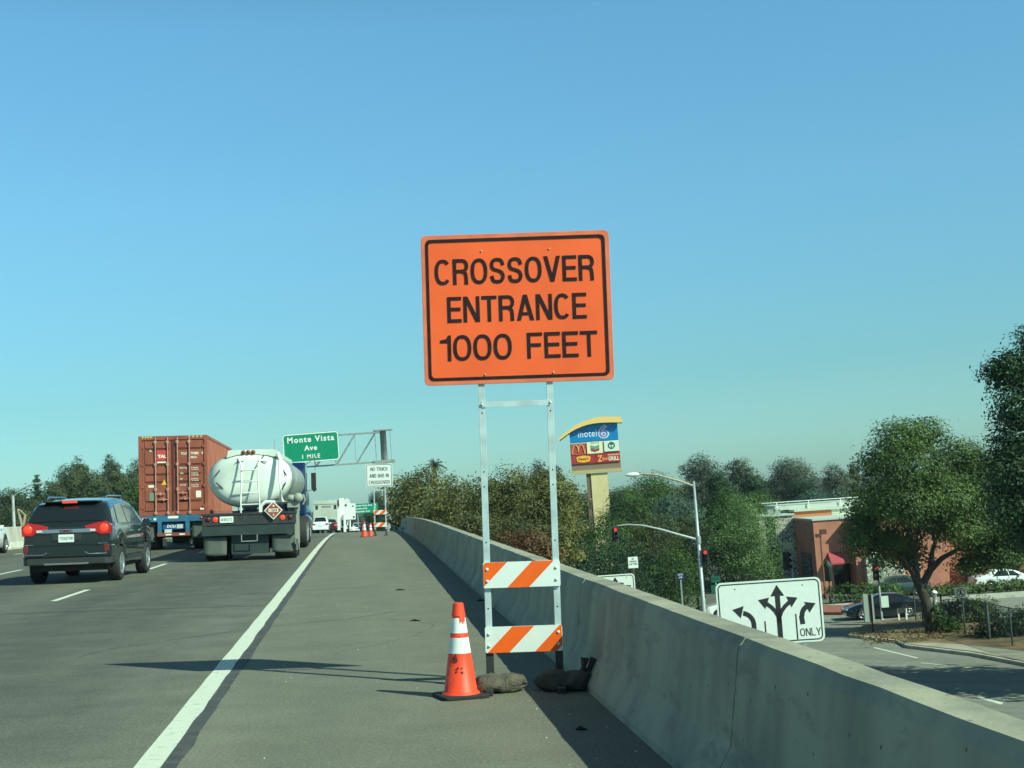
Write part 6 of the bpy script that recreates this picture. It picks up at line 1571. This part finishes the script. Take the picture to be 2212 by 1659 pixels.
# --- shrubs and trees along the embankment
T = [
 # px, top, width, D, label, mat, bottom px
 (903, 1003, 130, 92, 'olive tree nearest the barrier end with a palm rising behind it', L_OLIVE, 1155),
 (866, 1040, 90, 98, 'low dark olive shrub at the far end of the barrier', L_RUST, 1150),
 (975, 1028, 120, 76, 'olive yellow tree second from the barrier end', L_OLIVE, 1170),
 (1040, 1018, 120, 68, 'olive yellow tree seen through the left post of the orange sign', L_OLIVE, 1190),
 (1105, 1000, 130, 60, 'bushy yellow green tree between the posts of the orange sign', L_OLIVE, 1215),
 (1175, 1000, 130, 56, 'yellow green tree just inside the right post of the orange sign', L_OLIVE, 1230),
 (1212, 1042, 90, 60, 'olive tree just right of the orange sign posts', L_OLIVE, 1240),
 (1015, 1110, 110, 55, 'shaded lower shrub behind the barrier left of the sign posts', L_RUST, 1200),
 (925, 1095, 110, 78, 'dark low shrub over the barrier left of the sign posts', L_RUST, 1165),
 (1110, 1120, 130, 44, 'green brown shrub low between the sign posts', L_RUST, 1240),
]
for i, (px, top, wpx, D, lab, m, bot) in enumerate(T):
    tree_at(px, top, wpx, D, lab, m, 100+i, base_z=terr(px, D), botpx=bot, k=10, name='embankment_tree', dens=1.9, leaf=.075*D/60, clump=wpx*D/FPX*.075)
plant('dry_bush', 'dry reddish brown bush behind the barrier between the sign posts', 'shrub', (P(1140, 1190, 33).x, 33, terr(1140, 33)), [(0, 0, P(1140, 1180, 33).z-terr(1140, 33), .50, .5, .40), (-.45, .2, P(1140, 1170, 33).z-terr(1140, 33), .3, .3, .26), (.35, 0, P(1140, 1200, 33).z-terr(1140, 33), .35, .3, .3)], 4200, .035, L_BROWN, 77, .09, stem_r=.03)
plant('dry_bush', 'small dry tan bush behind the barrier just left of the right sign post', 'shrub', (P(1178, 1200, 31).x, 31, terr(1178, 31)), [(0, 0, P(1178, 1205, 31).z-terr(1178, 31), .32, .3, .34)], 1800, .035, L_BROWN, 78, .08, stem_r=.03)
# behind
T = [
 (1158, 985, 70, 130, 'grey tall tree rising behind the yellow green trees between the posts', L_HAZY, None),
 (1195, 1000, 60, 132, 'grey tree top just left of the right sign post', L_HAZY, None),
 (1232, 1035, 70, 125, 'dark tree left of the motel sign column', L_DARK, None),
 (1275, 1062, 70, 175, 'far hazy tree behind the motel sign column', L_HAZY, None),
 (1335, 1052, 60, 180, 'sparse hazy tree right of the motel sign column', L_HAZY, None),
 (1405, 1012, 130, 125, 'domed green tree under the street lamp head', L_GREEN, None),
 (1350, 1045, 120, 118, 'green tree filling right of the motel sign column', L_GREEN, None),
 (1450, 1062, 130, 105, 'blue green tree mid way behind the signal mast arm', L_BLUE, None),
 (1505, 972, 100, 150, 'tall dark grey tree right of the street lamp head', L_GREY, None),
 (1550, 1010, 80, 140, 'dark tree directly behind the lamp pole top', L_DARK, None),
 (1595, 978, 80, 155, 'tall grey tree with pointed top left of the gap in the treeline', L_GREY, None),
 (1620, 1018, 90, 150, 'dark grey tree low in the treeline gap', L_DARK, None),
 (1695, 982, 125, 160, 'rounded dark tree between the two treeline gaps', L_GREY, None),
 (1725, 1030, 90, 150, 'dark tree right under the rounded dark tree', L_DARK, None),
 (1800, 996, 80, 165, 'dark round tree left of the big street tree', L_GREY, None),
 (1838, 990, 40, 170, 'narrow yellowish tree touching the big street tree', L_RUST, None),
 (1745, 1058, 160, 135, 'blue green tree row behind the building roof', L_BLUE, None),
 (1630, 1055, 120, 120, 'dense green tree left of the building roof', L_GREEN, None),
 (1560, 1045, 110, 112, 'green tree right of the lamp pole', L_GREEN, None),
 (1820, 1058, 90, 140, 'pale green tree behind the building roof near the big tree', L_GREEN, None),
 (1285, 1095, 130, 84, 'dark green tree at the foot of the motel sign column', L_GREEN, None),
 (1390, 1090, 150, 92, 'green brown tree behind the signal mast arm', L_MIX, None),
 (1490, 1105, 110, 98, 'rusty green tree left of the lamp pole', L_MIX, None),
 (1330, 1150, 170, 78, 'dark shaded tree under the red mast arm signal', L_DARK, None),
 (1240, 1130, 120, 74, 'dark green tree right of the orange sign posts', L_DARK, None),
 (1450, 1165, 120, 80, 'yellow green low tree under the signal mast arm', L_GREEN, None),
 (1400, 1190, 140, 90, 'dark low tree behind the white notice sign', L_DARK, None),
 (1590, 1068, 170, 95.5, 'bright green leafy tree right of the signal pole', L_BRIGHT, None),
 (1560, 1150, 110, 97, 'dark green tree directly behind the pole signal', L_GREEN, None),
 (1655, 1180, 90, 98, 'low green bush tree before the stone wall', L_GREEN, None),
 (2185, 1128, 120, 104, 'olive green tree under the tall dark tree at the right', L_OLIVE, 1235),
 (2120, 1190, 90, 103.5, 'dark reddish shrub behind the parked white sedan', L_RUST, 1262),
]
for i, (px, top, wpx, D, lab, m, bot) in enumerate(T):
    tree_at(px, top, wpx, D, lab, m, 200+i, botpx=bot, k=9, hfrac=.86, name='leafy_tree', leaf=(.085 if D < 100 else .10 if D < 130 else .125))
# hedges
def hedge(x0, x1, y, h, label, seed, wob=.3):
    n = int((x1-x0)/.9); rnd = random.Random(seed); lobes = [(i*.9+rnd.uniform(-.2, .2), rnd.uniform(-.3, .3), h*.5, .75, .6, h*rnd.uniform(.42, .6)) for i in range(n+1)]
    plant('hedge', label, 'hedge', (x0, y, STREET+.1), lobes, int(620*(x1-x0)), .085, L_GREEN if seed % 2 else leafmat('hedge_leaves', (.13, .19, .06), (.03, .06, .02), .3, .6), seed, .14, stem_r=.04, trunk=[((0, 0, 0), .04), ((x1-x0, 0, .15), .04)], limbs=[])
hedge(P(1800, 1280, 96.5).x, P(1965, 1280, 96.5).x, 96.6, 1.25, 'long green hedge between the kerb and the building left of the big tree', 41)
hedge(P(2015, 1280, 96.5).x, P(2290, 1280, 96.5).x, 96.8, .75, 'green hedge in front of the parked white sedan', 42)
hedge(P(1600, 1280, 96.5).x, P(1690, 1280, 96.5).x, 97.5, 1.3, 'low reddish planting left behind the lane arrow sign', 43)
plant('bush', 'big rounded dull green bush behind the chain-link fence', 'shrub', (P(2078, 1340, 79.0).x, 79.0, STREET), [(-1.0, 0, .5, 1.0, .8, .85), (1.1, .2, .5, 1.1, .8, .95), (0, 0, .7, 1.1, .8, .85)], 7000, .075, leafmat('dusty_green_leaves', (.10, .13, .05), (.03, .05, .025), .25, .5), 51, .2, stem_r=.06)
plant('bush', 'low dark hedge mass behind the fence at the right edge', 'shrub', (P(2215, 1340, 71).x, 71.5, STREET), [(-1.3, 0, .6, 1.0, .8, .85), (.4, 0, .6, 1.4, .9, .9), (2.4, 0, .6, 1.6, .9, .95)], 7000, .09, L_DARK, 52, .2, stem_r=.06)
# palm
def palm():
    D = 140.0; c = P(938, 1004, D); t = thing('palm_tree', 'palm crown poking up behind the olive trees at the barrier end', 'tree', Matrix.Translation((c.x, D, -8)))
    H = c.z+8; rng = random.Random(4); vs = []
    m = leafmat('palm_fronds', (.06, .09, .03), (.02, .035, .015), .2, .5); mb = MB()
    for k in range(34):
        a = rng.uniform(0, 2*PI); el = rng.uniform(-.2, 1.35); L_ = rng.uniform(.95, 1.35); pts = []
        for i in range(7):
            s = i/6; r = L_*s*math.cos(el)*(1+.05*s); z = H + L_*s*math.sin(el) - 1.0*s*s*L_*.42
            pts.append(Vector((r*math.cos(a), r*math.sin(a), z)))
        side = Vector((-math.sin(a), math.cos(a), 0))
        for i in range(6):
            for sg in (-1, 1):
                for j in range(2):
                    p = pts[i].lerp(pts[i+1], j*.5); q = pts[i].lerp(pts[i+1], j*.5+.28); ln = .26*(1-.55*i/6)
                    mb.add([p, q, q+side*sg*ln+Vector((0,0,-.16))+(pts[i+1]-pts[i])*.4], [(0,1,2)])
    mb.obj('fronds', m, t)
    MB().tube([(0, 0, 0), (.1, 0, H*.5), (0, 0, H)], [.3, .24, .22], 10).obj('trunk', BARK, t)
palm()
# far woods
def wood(name, label, x0, x1, y, z0, h, n, m, seed, leaf=.5, slope=0.0):
    rng = np.random.default_rng(seed); k = int((x1-x0)/6); L_ = []
    for i in range(k): L_.append((x0+(x1-x0)*i/k+rng.uniform(-2, 2), y+rng.uniform(-8, 8), z0+h*.4+slope*i, rng.uniform(4, 7), 5, h*rng.uniform(.25, .66)))
    pts, out = crown_points(L_, n, rng, 1.0, 10)
    o = bpy.data.objects.new(name, quads_mesh(name, leaf_arrays(pts, leaf, rng, .35, .6, out), m)); COL.objects.link(o)
    tag(o, label, 'woods', kind='stuff')
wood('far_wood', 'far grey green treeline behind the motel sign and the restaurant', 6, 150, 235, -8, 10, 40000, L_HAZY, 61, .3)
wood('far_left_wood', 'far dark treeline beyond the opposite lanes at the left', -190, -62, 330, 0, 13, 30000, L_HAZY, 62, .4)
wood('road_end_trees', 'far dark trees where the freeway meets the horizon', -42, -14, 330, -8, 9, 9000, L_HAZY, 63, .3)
# left row
def zleft(px, D):
    v = FR.inverted() @ P(px, 1150, D); return (FR @ Vector((v.x, D, rz(D)))).z - .8
T = [
 (20, 1048, 70, 170, 'low green tree at the far left edge', L_LEFT), (58, 1064, 60, 165, 'low tree behind the slim street lamp', L_LEFT),
 (110, 1036, 60, 175, 'rounded low tree left of the taller left row', L_LEFT), (150, 997, 90, 180, 'tree with stepped top in the left row above the SUV', L_LEFT),
 (168, 978, 50, 200, 'narrow pointed treetop in the left row', L_LEFT), (195, 1010, 80, 178, 'green tree in the middle of the left row', L_LEFT),
 (238, 976, 56, 190, 'lollipop shaped tall treetop in the left row', L_LEFT), (255, 1012, 80, 180, 'wide tree under the lollipop shaped top', L_LEFT),
 (292, 984, 70, 185, 'tree touching the left edge of the red container', L_LEFT), (300, 1040, 80, 150, 'darker green tree beside the container bottom left', L_GREEN),
 (90, 1078, 90, 150, 'dark undergrowth tree above the SUV roof left', L_RUST), (200, 1070, 120, 150, 'dark undergrowth tree directly above the SUV roof', L_GREEN), (30, 1100, 110, 140, 'dark bushes behind the white car at the left edge', L_RUST),
 (845, 1060, 40, 210, 'dark far tree just right of the white sign stand posts', L_DARK), (812, 1052, 60, 230, 'dark far tree seen behind the white sign stand', L_DARK), (760, 1112, 26, 300, 'tiny grey tree under the far oval sign', L_HAZY),
]
for i, (px, top, wpx, D, lab, m) in enumerate(T):
    tree_at(px, top, wpx, D, lab, m, 400+i, base_z=(zleft(px, D) if px < 500 else -9), hfrac=.9, k=8, name='roadside_tree', leaf=.14)
# thin conifer
c = P(79, 1024, 172); zb = zleft(79, 172)
plant('conifer', 'thin ragged conifer standing alone above the left treeline', 'tree', (c.x, 172, zb), [(0, 0, c.z-zb-.3-.5*i, .15+.14*(i % 3)+.05*i, .3, .24) for i in range(9)], 2200, .10, L_DARK, 90, .14, stem_r=.12)
# bare trunks at left
t = thing('bare_tree', 'bare pale forked tree trunk left of the SUV', 'tree', Matrix.Translation(P(50, 1180, 95)))
def qq(px, py): v = P(px, py, 95) - P(50, 1180, 95); return (v.x, v.y, v.z)
MB().tube([qq(50, 1180), qq(49, 1150), qq(46, 1130), qq(38, 1100)], [.16, .14, .11, .06], 8).tube([qq(49, 1140), qq(54, 1113), qq(45, 1104), qq(38, 1100)], [.1, .09, .07, .04], 8).obj('trunk', BARKP, t)
# shade trees standing off to the right of the view: they throw the shade on the street
for i, (x, y, w_, h_) in enumerate(((27.5, 52.0, 8.5, 12), (38, 56.5, 8.5, 12))):
    rng = np.random.default_rng(600+i); lb = auto_lobes(w_, h_*.7, h_*.3, 8, rng)
    plant('shade_tree', ['broad street tree out of view at the right, nearer one', 'broad street tree out of view at the right, farther one'][i], 'tree', (x, y, STREET), lb, 5000, .3, L_GREEN, 600+i, .5, stem_r=.25)

# ------------------------------------------------------------------ air
hz = MB().box((-420, -30, -12), (420, 420, 34))
hm = bpy.data.materials.new('haze'); hm.use_nodes = True; hn = hm.node_tree; hn.nodes.clear()
ho = hn.nodes.new('ShaderNodeOutputMaterial'); pv = hn.nodes.new('ShaderNodeVolumePrincipled')
pv.inputs['Density'].default_value = 0.00016; pv.inputs['Color'].default_value = (.80, .90, .95, 1); pv.inputs['Anisotropy'].default_value = 0.2
hn.links.new(pv.outputs[0], ho.inputs['Volume'])
tag(hz.obj('haze', hm), 'pale air over the whole scene', 'haze', kind='stuff')
